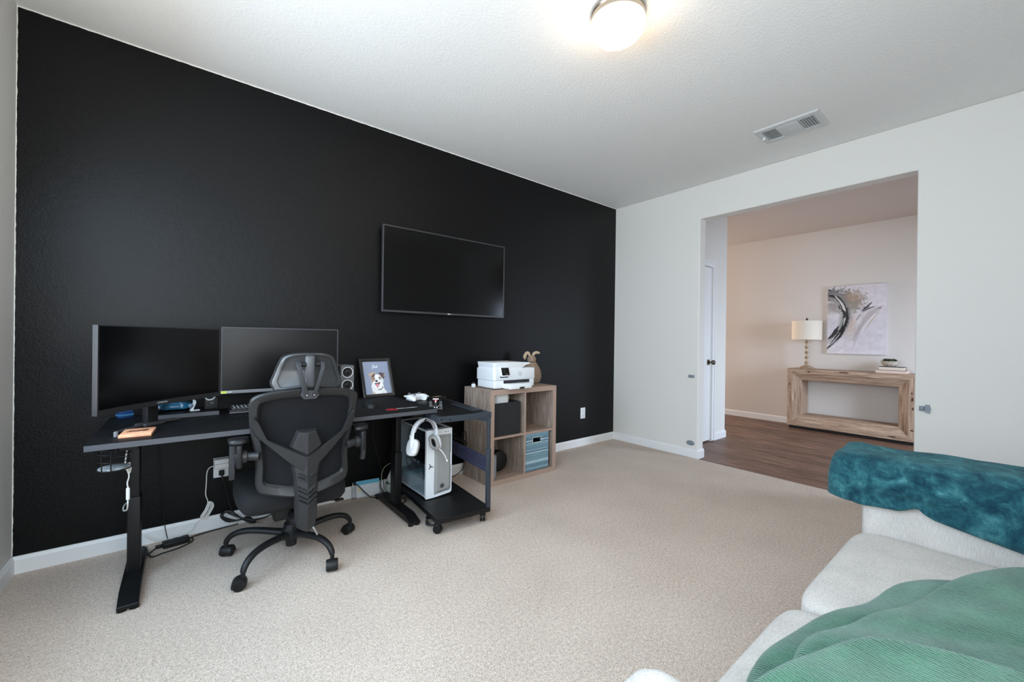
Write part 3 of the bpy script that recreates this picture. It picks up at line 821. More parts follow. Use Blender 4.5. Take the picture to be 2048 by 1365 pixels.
# ---------------------------------------------------------------- framed dog picture
def dog_image(h=150, w=112):
    yy, xx = np.mgrid[0:h, 0:w]; X = (xx+0.5)/w; Y = (yy+0.5)/h
    img = np.zeros((h, w, 3)); img[:] = (150, 158, 180)
    img += ((X-0.5)*-6+(0.5-Y)*6)[..., None]
    def ell(cx, cy, rx, ry, c, ang=0.0):
        a = math.radians(ang); dx = (X-cx)*w/h; dy = Y-cy
        u = dx*math.cos(a)+dy*math.sin(a); v = -dx*math.sin(a)+dy*math.cos(a)
        img[(u/(rx*w/h))**2+(v/ry)**2 < 1] = c
    def poly(pts, c):
        ins = np.zeros((h, w), bool); n = len(pts)
        for i in range(n):
            x1, y1 = pts[i]; x2, y2 = pts[(i+1) % n]
            cond = ((y1 > Y) != (y2 > Y)) & (X < (x2-x1)*(Y-y1)/((y2-y1) if y2 != y1 else 1e-9)+x1)
            ins ^= cond
        img[ins] = c
    def line(pts, wd, c):
        for (x1, y1), (x2, y2) in zip(pts[:-1], pts[1:]):
            ax, ay = x1*w/h, y1; bx, by = x2*w/h, y2; px, py = X*w/h, Y
            L = max(1e-9, (bx-ax)**2+(by-ay)**2); tt = np.clip(((px-ax)*(bx-ax)+(py-ay)*(by-ay))/L, 0, 1)
            img[np.hypot(px-ax-tt*(bx-ax), py-ay-tt*(by-ay)) < wd] = c
    # body, chest and collar
    poly([(0.27,1.0),(0.25,0.86),(0.24,0.74),(0.30,0.62),(0.68,0.62),(0.73,0.76),(0.74,0.86),(0.82,0.95),(0.83,1.0)], (240,238,236))
    poly([(0.26,1.0),(0.26,0.90),(0.33,0.94),(0.38,1.0)], (204,184,160))
    poly([(0.60,1.0),(0.62,0.93),(0.76,0.92),(0.82,1.0)], (232,226,220))
    line([(0.50,0.865),(0.58,0.875),(0.66,0.835),(0.70,0.79)], 0.012, (84,84,92))
    # head
    ell(0.50, 0.60, 0.24, 0.20, (238,236,236)); ell(0.47, 0.70, 0.19, 0.13, (246,244,244))
    # ears
    poly([(0.24,0.46),(0.17,0.42),(0.22,0.36),(0.34,0.33),(0.47,0.35),(0.44,0.42),(0.36,0.50),(0.31,0.56)], (196,176,156))
    poly([(0.30,0.44),(0.44,0.36),(0.44,0.42),(0.34,0.56),(0.28,0.50)], (104,84,78))
    poly([(0.58,0.38),(0.64,0.345),(0.80,0.37),(0.87,0.41),(0.86,0.47),(0.80,0.52),(0.76,0.56),(0.66,0.46)], (96,80,78))
    poly([(0.78,0.39),(0.87,0.41),(0.85,0.47),(0.79,0.50)], (168,156,150))
    # patches and eyes
    ell(0.34, 0.545, 0.075, 0.075, (178,150,132), 20); ell(0.35, 0.515, 0.035, 0.022, (150,132,122))
    ell(0.63, 0.52, 0.07, 0.05, (172,160,152), -20)
    ell(0.375, 0.515, 0.022, 0.014, (60,58,62)); ell(0.605, 0.505, 0.022, 0.014, (60,58,62))
    ell(0.30, 0.62, 0.03, 0.04, (190,166,148), 10)
    poly([(0.44,0.42),(0.56,0.42),(0.55,0.56),(0.46,0.56)], (250,248,248))
    # nose and mouth
    ell(0.465, 0.605, 0.052, 0.035, (58,58,62)); ell(0.47, 0.60, 0.02, 0.012, (104,104,108))
    poly([(0.37,0.665),(0.48,0.665),(0.62,0.64),(0.56,0.72),(0.52,0.76),(0.44,0.76),(0.40,0.71)], (92,58,60))
    poly([(0.42,0.695),(0.54,0.69),(0.545,0.74),(0.51,0.80),(0.46,0.805),(0.43,0.76)], (224,144,154))
    # script name
    W_ = (246,247,250)
    line([(0.36,0.135),(0.41,0.115),(0.46,0.125),(0.44,0.165),(0.405,0.20),(0.375,0.215),(0.37,0.195),(0.42,0.175)], 0.008, W_)
    line([(0.42,0.175),(0.475,0.160),(0.47,0.185),(0.495,0.188),(0.525,0.160),(0.52,0.188),(0.545,0.183)], 0.007, W_)
    line([(0.545,0.183),(0.585,0.115),(0.578,0.125),(0.560,0.175),(0.572,0.19)], 0.007, W_)
    return img
PIC = picture_mat('printed_picture')
t = thing('picture_frame', 'dark framed dog picture leaning against the black wall on desk', 'picture frame', (-2.905, -0.150, DZ+0.0045), math.radians(5))
t.rotation_euler = (math.radians(-19), 0, math.radians(5))
FRM = plain('dark_bronze_frame', (40,36,34), 0.35)
FW, FH = 0.238, 0.290
b = MB()
rings = [(0, 0.018), (0, 0.0), (0.004, -0.003), (0.018, 0.0), (0.024, 0.006)]
P = [[(-FW/2+i, y, i), (FW/2-i, y, i), (FW/2-i, y, FH-i), (-FW/2+i, y, FH-i)] for i, y in rings]
b.grid(P, closed_u=True); b.build('frame', FRM, t, angle=20)
MB().box(-FW/2+0.01, 0.010, 0.01, FW/2-0.01, 0.017, FH-0.01).build('backing', BLACK, t)
raster('dog_portrait', dog_image(), FW-0.046, FH-0.046, PIC, t, (0, 0.008, 0.023), (0, 0, 0))
b = MB(); b.prism([(-0.02,0.02),(0.02,0.02),(0.012,0.20),(-0.012,0.20)], 0.017, 0.021, 'xz'); b.build('easel_back', BLACK, t)

# ---------------------------------------------------------------- cup holder under the desk
t = thing('cup_holder', 'black wire cup basket clamped under the desk front edge', 'cup holder', (-4.232, -0.675, 0.605))
b = MB()
def circ(r, z, n=32): return [(r*math.cos(2*PI*k/n), r*math.sin(2*PI*k/n), z) for k in range(n)]
b.tube(circ(0.052, 0.066), 0.0022, 8, True); b.tube(circ(0.052, 0.034), 0.0018, 8, True)
for k in range(3):
    a = 2*PI*k/3-2.0; s = 0.3
    pr = []
    for aa, z in ((a-s, 0.0), (a-s, 0.080), (a-s, 0.083), (a+s, 0.083), (a+s, 0.080), (a+s, 0.0)): pr.append((0.053*math.cos(aa), 0.053*math.sin(aa), z))
    b.tube(pr, 0.0022, 8)
b.tube(circ(0.053, 0.0), 0.0022, 8, True)
b.build('wire_basket', BLACK_METAL, t)
MRB = N('grey_marble', rough=0.4); MRB.base(MRB.ramp(MRB.noise(MRB.co(), 34, 6, 0.6, 1.5), [(0.32, rgb(84,84,86)), (0.5, rgb(160,160,160)), (0.66, rgb(216,215,214))]))
MB().lathe([(0.0515,-0.002),(0.0515,0.005),(0.050,0.006),(0.001,0.006)], 40).build('base_disc', MRB.m, t)
b = MB(); b.cyl((0.0, 0.045, 0.06), (0.0, 0.045, 0.100), 0.006, n=14); b.rbox(-0.015, -0.020, 0.096, 0.015, 0.055, 0.1065, 0.002); b.rbox(-0.022, -0.022, 0.088, 0.022, 0.022, 0.1068, 0.004)
b.build('clamp_arm', BLACK_METAL, t)
MB().lathe([(0.0075,0.1302),(0.0075,0.150),(0.0065,0.152),(0.001,0.152)], 16, (0.002,0.0,0)).build('clamp_knob', GREY, t)

# ================================================================== OFFICE CHAIR
CH = thing('office_chair', 'black mesh office chair with headrest, back turned to the camera', 'chair', (-3.553, -0.592, 0), math.radians(-2))
MESH = N('black_mesh_fabric', rgb(20,21,23), 0.8, 0, 0.2)
_w = MESH.n('ShaderNodeTexWave', wave_type='BANDS', bands_direction='X'); _w.inputs['Scale'].default_value = 140
_w2 = MESH.n('ShaderNodeTexWave', wave_type='BANDS', bands_direction='Z'); _w2.inputs['Scale'].default_value = 140
_v = MESH.co(); MESH.l(_v, _w.inputs['Vector']); MESH.l(_v, _w2.inputs['Vector'])
_h = MESH.math('MULTIPLY', _w.outputs['Fac'], _w2.outputs['Fac'])
MESH.base(MESH.ramp(_h, [(0.2, rgb(26,27,30)), (0.9, rgb(14,14,16))])); MESH.bump(_h, 0.3, 0.001); MESH = MESH.m
SEATF = plain('black_seat_fabric', (18,18,20), 0.9, fine=0.4, scale=500)

def by(x, z):      # depth of the backrest surface (towards the desk is +y)
    return -0.205 - 0.10*max(0, z-0.42) - 0.10*max(0, z-0.72)**1.0*0.6 + 0.55*x*x + 0.03*math.sin((z-0.38)/0.5*PI)
OUT = [(0,.914),(.10,.910),(.185,.897),(.226,.880),(.241,.855),(.241,.80),(.235,.725),(.217,.62),(.209,.545),(.211,.47),(.205,.43),(.186,.408),(.095,.380),(0,.362)]
INN = [(0,.872),(.10,.869),(.165,.858),(.192,.846),(.201,.825),(.202,.79),(.197,.72),(.181,.62),(.174,.545),(.176,.482),(.170,.462),(.155,.452),(.085,.430),(0,.412)]
def smooth_half(h):
    c = catmull([(x, 0, z) for x, z in h], 5); r = [(v.x, v.z) for v in c]
    return r + [(-x, z) for x, z in r[::-1][1:-1]]
O2, I2 = smooth_half(OUT), smooth_half(INN)
b = MB(); P = []
for lo, d in (((O2, 0.0), 0.012), ((O2, 0.0), -0.010), ((O2, 0.18), -0.020), ((I2, 0.25), -0.020), ((I2, 0.0), -0.008), ((I2, 0.0), 0.014)):
    L, q = lo; M_ = I2 if L is O2 else O2
    P.append([(a[0]+(c[0]-a[0])*q, by(a[0], a[1])+d, a[1]+(c[1]-a[1])*q) for a, c in zip(L, M_)])
P.append(P[0])
b.grid(P, closed_u=True); b.build('back_frame', CHAIR_GREY, CH, angle=32)
b = MB(); P = []
for q in (1.06, 0.85, 0.6, 0.3, 0.02):
    P.append([(x*q, by(x*q, 0.64+(z-0.64)*q)+0.010-0.0*q, 0.64+(z-0.64)*q) for x, z in I2])
b.grid(P, closed_u=True); b.build('mesh_panel', MESH, CH, angle=80)

# V brace: two wings from the frame down to the spine
for s in (1, -1):
    up = [(.222,.785),(.205,.765),(.168,.672),(.085,.622),(0,.577)]
    dn = [(.232,.735),(.215,.690),(.180,.655),(.092,.560),(0,.470)]
    b = MB(); P = []
    for (ax, az), (cx, cz) in zip(up, dn):
        row = []
        for q, d in ((0, -0.012), (0.0, -0.030), (0.10, -0.038), (0.9, -0.036), (1.0, -0.026), (1.0, -0.010)):
            x = ax+(cx-ax)*q; z = az+(cz-az)*q
            row.append((s*x, by(x, z)+d-0.02*(1-min(1, x/0.2)), z))
        P.append(row)
    b.grid(P, closed_u=True); b.build('brace_wing', CHAIR_GREY, CH, angle=25)
# lumbar wedge above the V
b = MB()
def yb(x, z, d): return (x, by(abs(x), z)-d, z)
pts = [(-.046,.706),(.046,.706),(.078,.620),(0,.556),(-.078,.620)]
n = len(pts)
vs = [yb(x, z, 0.015) for x, z in pts] + [yb(x*0.82, 0.635+(z-0.635)*0.86, 0.052) for x, z in pts] + [yb(0, .69, 0.060), yb(0, .585, 0.070)]
fs = [(k, (k+1) % n, n+(k+1) % n, n+k) for k in range(n)] + [(n, 2*n, 2*n+1, n+4), (n, n+1, 2*n), (n+1, n+2, 2*n+1, 2*n), (n+2, n+3, 2*n+1), (n+3, n+4, 2*n+1)] + [tuple(range(n))]
b.add(vs, fs); b.build('lumbar_wedge', CHAIR_GREY, CH, bevel=0.003, angle=20)
# spine: faceted column with chevron ribs
sp = [(.600,.060,.040,.054),(.540,.072,.044,.058),(.460,.056,.046,.064),(.400,.052,.048,.068),(.330,.050,.050,.066),(.240,.046,.050,.060),(.212,.040,.044,.050)]
b = MB(); P = []
for z, w, dd, rg in sp:
    y0 = by(0, max(z, .36))
    P.append([(-w, y0+0.010, z+.0), (-w, y0-dd*0.55, z+0.012), (-w*0.80, y0-dd, z+0.010), (0, y0-rg, z-0.012), (w*0.80, y0-dd, z+0.010), (w, y0-dd*0.55, z+0.012), (w, y0+0.010, z)])
b.grid(P, closed_u=True); m = 7
b.f.append(tuple(range(m))); b.f.append(tuple(range((len(P)-1)*m, len(P)*m))); b.m += [0, 0]; b.fs += [False, False]
b.build('spine', CHAIR_GREY, CH, bevel=0.002, angle=20)
b = MB()
for i, z in enumerate((.480, .462, .415, .396, .372, .352)):
    y0 = by(0, max(z, .36)); w = .040
    if i < 2:
        for s in (1, -1):
            b.add([(s*.012, y0-.070, z-.012), (s*w, y0-.054, z+.004), (s*w, y0-.054, z+.013), (s*.012, y0-.070, z-.003), (s*.012, y0-.058, z+.004), (s*w, y0-.042, z+.020)], [(0,1,2,3), (0,1,5,4), (2,3,4,5)])
    else:
        for s in (1, -1):
            b.add([(0, y0-.078, z-.018), (s*w, y0-.059, z+.006), (s*w, y0-.059, z+.014), (0, y0-.078, z-.010), (0, y0-.064, z-.002), (s*w, y0-.046, z+.022)], [(0,1,2,3), (0,1,5,4), (2,3,4,5)])
split(b, 'chevron_rib', CHAIR_GREY, CH, angle=20)

# headrest: pad, shell, centre tube, V bracket with two bolts
HO = [(0,1.086),(.06,1.084),(.102,1.073),(.122,1.052),(.148,.980),(.160,.942),(.151,.916),(.138,.904),(.06,.912),(0,.917)]
def head(h): 
    r = [(v.x, v.z) for v in catmull([(x,0,z) for x, z in h], 5)]
    return r + [(-x, z) for x, z in r[::-1][1:-1]]
HP = head(HO)
def hy(x, z): return -0.262 + 1.6*x*x - 0.10*abs(z-1.0)
def inset(p, q): return (p[0]*q, 1.0+(p[1]-1.0)*q)
b = MB(); P = []
for q, d in ((1.0, 0.0), (1.0, 0.022), (0.93, 0.036), (0.7, 0.044), (0.3, 0.048), (0.02, 0.049)):
    P.append([(inset(p, q)[0], hy(*inset(p, q))+d, inset(p, q)[1]) for p in HP])
P.insert(0, [(inset(p, 0.9)[0], hy(*inset(p, 0.9))-0.002, inset(p, 0.9)[1]) for p in HP])
b.grid(P, closed_u=True); b.build('headrest_pad', SEATF, CH, angle=60)
b = MB(); P = []
for q, d in ((0.965, 0.004), (0.965, -0.012), (0.90, -0.016), (0.84, -0.014), (0.82, -0.004), (0.6, -0.001), (0.3, -0.000), (0.02, 0.0)):
    P.append([(inset(p, q)[0], hy(*inset(p, q))+d, inset(p, q)[1]) for p in HP])
b.grid(P, closed_u=True); b.build('headrest_shell', plain('satin_grey_shell', (50,51,53), 0.33), CH, angle=35)
b = MB(); b.rbox(-.022, -.302, .918, .022, -.262, 1.074, .012, 4); b.build('headrest_tube', plain('tube_grey', (66,67,70), 0.4), CH)
b = MB()
for s in (1, -1):
    P = []
    for x, y, z, w in ((.020,-.288,.872,.016),(.026,-.300,.900,.012),(.040,-.318,.960,.011),(.053,-.318,1.012,.011),(.056,-.300,1.036,.012),(.052,-.284,1.044,.010)):
        P.append([(s*(x-w), y-.010, z), (s*(x+w*.4), y-.010, z), (s*(x+w*.8), y, z), (s*(x+w*.4), y+.010, z), (s*(x-w), y+.010, z)])
    b.grid(P, closed_u=True)
    k = len(b.v)-5; b.f.append(tuple(range(k, k+5))); b.m.append(0); b.fs.append(False)
b.prism([(-.040,.880),(-.026,.862),(.026,.862),(.040,.880),(.034,.905),(-.034,.905)], -.300, -.262, 'xz')
b.build('headrest_bracket', DARKGREY, CH, bevel=0.002, angle=30)
b = MB()
for s in (1, -1):
    b.cyl((s*.016, -.296, .882), (s*.016, -.304, .882), .0085, n=18); b.cyl((s*.022, -.292, 1.030), (s*.060, -.292, 1.030), .011, n=16)
split(b, 'pivot_bolt', BLACK, CH)
b = MB()
for s in (1, -1): b.cyl((s*.016, -.304, .882), (s*.016, -.3055, .882), .004, n=6)
split(b, 'bolt_socket', SILVER, CH)

# seat
b = MB(); P = []
sh = [(0,.30),(.16,.30),(.22,.285),(.248,.24),(.255,.12),(.25,-.05),(.235,-.15),(.20,-.19),(.10,-.20),(0,-.20)]
r = [(v.x, v.y) for v in catmull([(x, y, 0) for x, y in sh], 4)]; SO = r+[(-x, y) for x, y in r[::-1][1:-1]]
for q, z in ((0.80,.300),(0.94,.306),(1.0,.330),(1.0,.372),(0.965,.398),(0.85,.410),(0.5,.404),(0.02,.398)):
    P.append([(x*q, 0.05+(y-0.05)*q, z) for x, y in SO])
b.grid(P, closed_u=True); b.f.append(tuple(range(len(SO)))); b.m.append(0); b.fs.append(False)
b.build('seat', SEATF, CH, angle=60)
b = MB(); b.rbox(-.10, -.13, .235, .10, .12, .302, .012); b.rbox(-.035, -.24, .235, .035, -.10, .275, .008); b.build('tilt_mechanism', BLACK, CH)
b = MB(); b.tube(catmull([(.09, .0, .268), (.16, -.03, .262), (.215, -.06, .258)], 4), .006, 8); b.rbox(.205, -.075, .252, .25, -.05, .262, .004); b.build('height_lever', BLACK, CH)
b = MB(); b.tube([(.055+.007*math.cos(a), -.135-.0030*a, .245-.0012*a+.007*math.sin(a)) for a in [k*0.5 for k in range(44)]], .0022, 6)
b.tube(catmull([(.055, -.19, .215), (.075, -.21, .185), (.085, -.215, .160)], 5), .005, 8); b.build('tilt_cable', SILVER, CH)

# arms: tube from the back frame, hub, drop strap and pad
for s in (-1, 1):
    ay, az = -0.185, 0.598
    b = MB(); b.cyl((s*.196, ay-.02, az-.004), (s*.250, ay, az), .020, n=20); b.cyl((s*.245, ay, az), (s*.292, ay, az), .030, n=24)
    b.build('arm_hub', CHAIR_GREY, CH, bevel=0.003)
    b = MB(); b.rbox(s*.277-.012, ay-.045, az-.045, s*.277+.012, ay+.05, az+.060, .008)
    P = [[(s*.277-.014, y, z0), (s*.277+.014, y, z0), (s*.277+.014, y, z1), (s*.277-.014, y, z1)] for y, z0, z1 in ((ay-.03, az+.02, az+.060), (ay+.05, az+.028, az+.062), (ay+.16, az+.038, az+.062), (ay+.30, az+.046, az+.062))]
    b.grid(P, closed_u=True); b.build('arm_beam', BLACK_SOFT, CH, bevel=0.003)
    b = MB(); pr = rr2(.085, .27, .035, 6); P = []
    for q, z in ((0.9, .0), (1.0, .006), (1.0, .018), (0.93, .027), (0.6, .030), (0.03, .030)):
        P.append([(s*.277+x*q, ay-.02+.135+(y-.135)*q, az+.058+z) for x, y in pr])
    b.grid(P, closed_u=True); b.f.append(tuple(range(len(pr)))); b.m.append(0); b.fs.append(False)
    b.build('arm_pad', BLACK, CH, angle=50)
    b = MB()
    P = [[(s*.300-.012, ay+yo-.012, z), (s*.300+.010, ay+yo-.012, z), (s*.300+.010, ay+yo+.012, z), (s*.300-.012, ay+yo+.012, z)] for yo, z in ((.03, az+.05), (.03, az-.02), (.035, az-.08), (.05, az-.115))]
    b.grid(P, closed_u=True); b.f += [(0,1,2,3), (15,14,13,12)]; b.m += [0,0]; b.fs += [False, False]
    b.build('arm_strap', DARKGREY, CH, bevel=0.003)

# base: hub, gas column, five curved legs with casters
b = MB(); b.lathe([(.020,.045),(.026,.048),(.027,.085),(.046,.090),(.050,.105),(.048,.135),(.036,.148),(.030,.165),(.002,.165)], 32); b.build('base_hub', BLACK_SOFT, CH, angle=35)
b = MB(); b.lathe([(.025,.15),(.025,.215),(.016,.217),(.016,.25)], 28); b.build('gas_column', BLACK_METAL, CH, angle=35)
a0 = math.radians(5+3)
for k in range(5):
    a = a0 + 2*PI*k/5; ca, sa = math.cos(a), math.sin(a)
    rad = [(.030,.116,.022,.018),(.08,.122,.021,.017),(.14,.130,.0195,.016),(.20,.134,.018,.0155),(.25,.130,.017,.015),(.288,.116,.0155,.0145),(.312,.094,.014,.0135),(.320,.075,.0125,.0125)]
    c = catmull([(r_, w, z) for r_, z, w, hh in rad], 4); P = []
    for i, v in enumerate(c):
        q = i/4.0; i0 = min(int(q), len(rad)-2); f = q-i0
        w = rad[i0][2]+(rad[i0+1][2]-rad[i0][2])*f; hh = rad[i0][3]+(rad[i0+1][3]-rad[i0][3])*f
        nx = c[min(i+1, len(c)-1)]-c[max(i-1, 0)]; tl = math.hypot(nx.x, nx.z); tx, tz = nx.x/tl, nx.z/tl
        row = []
        for m in range(12):
            t_ = 2*PI*m/12; lx = w*math.cos(t_)*1.05; ln = hh*math.sin(t_)
            rr_ = v.x - tz*ln; zz = v.z + tx*ln
            row.append((rr_*ca - lx*sa, rr_*sa + lx*ca, zz))
        P.append(row)
    b = MB(); b.grid(P, closed_u=True); e = len(P)*12
    b.f += [tuple(range(12)), tuple(range(e-12, e))]; b.m += [0, 0]; b.fs += [False, False]
    leg = b.build('base_leg', BLACK_SOFT, CH, angle=45)
    sw = (0.6, 2.2, -0.5, 1.4, 2.9)[k]
    cx, cy = .320*ca, .320*sa; M_ = Matrix.Translation((cx, cy, 0)) @ Matrix.Rotation(sw, 4, 'Z')
    b = MB()
    for s in (-1, 1): b.cyl((s*.006, .014, .026), (s*.025, .014, .026), .026, n=24)
    b.xf(M_); split(b, 'caster_wheel', BLACK, leg, bevel=0.003)
    b = MB(); P = []
    for x in (-.0275, -.020, .020, .0275):
        q = 0.90 if abs(x) > .025 else 1.0
        P.append([(x, .014+.031*q*math.cos(t_), .026+.031*q*math.sin(t_)) for t_ in [PI*(-0.12+1.22*i/14) for i in range(15)]] + [(x, .014+.02*math.cos(t_), .026+.02*math.sin(t_)) for t_ in [PI*(1.10-1.22*i/8) for i in range(9)]])
    b.grid(P, closed_u=True); b.f += [tuple(range(24)), tuple(range(72, 96))[::-1]]; b.m += [0,0]; b.fs += [False, False]
    b.cyl((0, 0, .050), (0, 0, .078), .010, n=14)
    b.xf(M_); b.build('caster_hood', BLACK_SOFT, leg, angle=40)

# the back leans well behind the seat: carry back, headrest and arms to where they sit
for o in list(CH.children):
    if o.name.split('.')[0] in ('back_frame','mesh_panel','brace_wing','lumbar_wedge','spine','chevron_rib','headrest_pad','headrest_shell','headrest_tube','headrest_bracket','pivot_bolt','bolt_socket','arm_hub','arm_beam','arm_pad','arm_strap'):
        for v in o.data.vertices:
            v.co.x = v.co.x*0.965 + 0.013; v.co.y -= 0.088; v.co.z = 1.161-(1.161-v.co.z)*0.958
b = MB(); b.rbox(-.03, -.315, .262, .03, -.10, .292, .008); b.build('back_bar', BLACK, CH)

# ================================================================== ROLLING TABLE, COMPUTER, HEADSET
CT = thing('rolling_table', 'black C shaped rolling side table carrying the white computer', 'rolling table', (-2.643, -0.630, 0), math.radians(-4.9))
STEEL = plain('blue_black_steel', (48,54,62), 0.4)
DUSTY = wood('dusty_black_board', (14,14,15), (24,24,25), (86,83,80), (1, 1.5, 1), 5, 0.5, 0.02, (0.40, 0.53, 0.74), 0.3)
MB().box(-.165, -.285, .085, .165, .465, .100).build('lower_board', DUSTY, CT, bevel=0.002)
b = MB()
for x0, y0, x1, y1 in ((-.18,-.30,.18,-.285),(-.18,.465,.18,.48),(-.18,-.285,-.165,.465),(.165,-.285,.18,.465)): b.box(x0, y0, .072, x1, y1, .101)
b.build('lower_rail', BLACK_METAL, CT, bevel=0.002)
b = MB(); b.box(-.166, -.286, .685, .166, .466, .703); b.build('upper_board', DUSTY, CT, bevel=0.002)
b = MB()
for x0, y0, x1, y1 in ((-.18,-.30,.18,-.286),(-.18,.466,.18,.48),(-.18,-.286,-.166,.466),(.166,-.286,.18,.466)): b.box(x0, y0, .668, x1, y1, .704)
b.build('upper_rail', STEEL, CT, bevel=0.003)
for y in (-.30, .455):
    b = MB(); b.rbox(.155, y, .101, .181, y+.026, .47, .003); b.rbox(.158, y+.003, .465, .178, y+.023, .669, .003); b.build('post', STEEL, CT)
b = MB(); b.prism([(.155,.668),(.155,.640),(.085,.662),(.085,.668)], -.298, -.278, 'xz'); b.build('corner_bracket', STEEL, CT)
b = MB(); b.box(.166, -.275, .315, .170, .456, .415); pn = b.build('side_panel', plain('navy_steel_panel', (40,42,66), 0.4), CT, bevel=0.001)
b = MB()
for i in range(16):
    for z in (.335, .395) if i % 3 else (.335,): b.cyl((.1656, -.25+i*.045, z), (.1663, -.25+i*.045, z), .0035, n=8)
b.build('hole_pattern', plain('pale_hole', (120,122,140), 0.6), pn)
MB().rbox(.085, -.22, .7035, .155, .10, .711, .002).build('hinge_plate', plain('dark_slate_plate', (50,52,58), 0.4), CT)
b = MB(); b.cyl((.115, -.19, .711), (.115, -.19, .7125), .004, n=10); b.cyl((.135, -.16, .711), (.135, -.16, .7125), .004, n=10); split(b, 'screw', BLACK, CT)
b = MB(); b.lathe([(.004,0),(.004,.012),(.001,.013)], 10, (-.172,-.3135,.676)); b.cyl((-.172,-.300,.686),(-.172,-.304,.686),.006,n=12); b.cyl((-.10,-.300,.682),(-.10,-.3035,.682),.005,n=10); b.cyl((-.06,-.300,.086),(-.06,-.3035,.086),.005,n=10); b.cyl((.09,-.300,.086),(.09,-.3035,.086),.005,n=10)
b = MB()
for x, z in ((-.165,.690),(-.11,.684),(-.09,.086),(.06,.086)): b.cyl((x,-.2995,z),(x,-.3035,z),.0045,n=10)
split(b, 'bolt', BLACK, CT)
for x, y in ((-.15,-.255),(.15,-.255),(-.15,.43),(.15,.43)):
    M_ = Matrix.Translation((x, y, 0)) @ Matrix.Rotation({-.15: .7, .15: -.5}[x], 4, 'Z')
    b = MB(); b.cyl((-.017, .008, .026), (-.004, .008, .026), .026, n=24); b.cyl((.004, .008, .026), (.017, .008, .026), .026, n=24); b.xf(M_); ws = split(b, 'caster_wheel', BLACK, CT, bevel=0.003)
    b = MB(); b.rbox(-.0185, -.010, .040, .0185, .030, .060, .006); b.cyl((0, 0, .05), (0, 0, .073), .009, n=12); b.xf(M_); b.build('caster_hood', BLACK_SOFT, ws[0])

# computer tower
PC = thing('computer_tower', 'white computer tower with glass side and grey mesh front', 'computer', (-2.669, -0.375, 0.101))
PW, PD, PH = .192, .460, .456
PCW = plain('white_case_metal', (242,245,248), 0.4)
b = MB()
x0, x1, y0, y1 = -PW/2, PW/2, -PD/2, PD/2
b.box(x1-.006, y0+.02, .012, x1, y1, PH)            # right side sheet
b.box(x0, y1-.008, .012, x1-.006, y1, PH)           # rear
b.box(x0, y0+.02, .012, x1-.006, y1-.008, .024)     # floor
b.box(x0, y0+.02, PH-.012, x0+.014, y1-.008, PH); b.box(x1-.02, y0+.02, PH-.012, x1-.006, y1-.008, PH); b.box(x0+.014, y1-.03, PH-.012, x1-.02, y1-.008, PH); b.box(x0+.014, y0+.02, PH-.012, x1-.02, y0+.05, PH)
b.build('chassis', PCW, PC, bevel=0.0015)
MB().box(x0+.013, y0+.045, PH-.008, x1-.018, y1-.028, PH-.003).build('top_mesh', plain('slate_mesh', (58,70,80), 0.6, fine=0.5, scale=800), PC)
b = MB()                                              # front: white left strip and surrounding frame with chamfered corners
b.box(x0, y0, .004, x0+.060, y0+.022, PH)
b.box(x0+.060, y0, PH-.040, x1, y0+.022, PH)
b.prism([(x0+.060,.004),(x1-.012,.014),(x1,.024),(x1,.040),(x1-.010,.030),(x0+.060,.022)], y0, y0+.022, 'xz')
b.prism([(x1-.006,.024),(x1,.024),(x1,PH-.04),(x1-.006,PH-.04),(x1-.006,.30),(x1-.010,.285),(x1-.010,.215),(x1-.006,.20)], y0, y0+.022, 'xz')
b.build('front_panel', PCW, PC, bevel=0.002)
GM = N('grey_front_mesh', rgb(152,152,150), 0.5, 0.0, 0.4)
_v = GM.co(); _vo = GM.n('ShaderNodeTexVoronoi'); _vo.inputs['Scale'].default_value = 420; GM.l(_v, _vo.inputs['Vector'])
GM.base(GM.ramp(_vo.outputs['Distance'], [(0.15, rgb(120,120,118)), (0.5, rgb(166,166,163))]))
b = MB(); c = .016
pts = [(x0+.060+.004,.024+c),(x0+.066,.024),(x1-.022,.032),(x1-.007,.046),(x1-.007,.20),(x1-.012,.215),(x1-.012,.285),(x1-.007,.30),(x1-.007,PH-.058),(x1-.020,PH-.041),(x0+.076,PH-.041),(x0+.062,PH-.055)]
mid = [(x1-.066, z) for z in (.06, .13, .25, .34)]
n = len(pts)
vs = [(x, y0+.006, z) for x, z in pts] + [(x0+.060+(x-x0-.06)*.75+.014, y0-.006, .225+(z-.225)*.9) for x, z in pts]
b.add(vs, [(k, (k+1) % n, n+(k+1) % n, n+k) for k in range(n)] + [tuple(range(n, 2*n))])
b.build('front_mesh', GM.m, PC, angle=25)
GL = glass_mat('smoked_glass', (0.80, 0.84, 0.86))
MB().box(x0-.003, y0+.024, .02, x0, y1-.004, PH-.004).build('glass_side', GL, PC)
# inside: board, shroud, card, fans, tangled wires
b = MB(); b.box(x1-.03, y0+.13, .12, x1-.022, y1-.03, PH-.03); b.build('motherboard', plain('dark_board', (40,42,44), 0.6), PC)
b = MB(); b.box(x0+.012, y0+.03, .024, x1-.01, y1-.02, .112); b.build('power_shroud', plain('pale_steel_shroud', (206,214,218), 0.45), PC, bevel=0.002)
b = MB(); b.rbox(x0+.05, y0+.12, .20, x1-.02, y1-.03, .245, .006); b.build('graphics_card', BLACK, PC)
b = MB(); b.rbox(x0+.05, y1-.19, .26, x1-.03, y1-.09, .40, .008); b.build('cpu_cooler', DARKGREY, PC)
b = MB()
for z in (.14, .27):
    ringv = [(r*math.cos(2*PI*k/28), yq, z+.06+r*math.sin(2*PI*k/28)) for r, yq in ((.056, y0+.03), (.062, y0+.045), (.056, y0+.055)) for k in range(28)]
    b.grid([ringv[0:28], ringv[28:56], ringv[56:84]], closed_u=True)
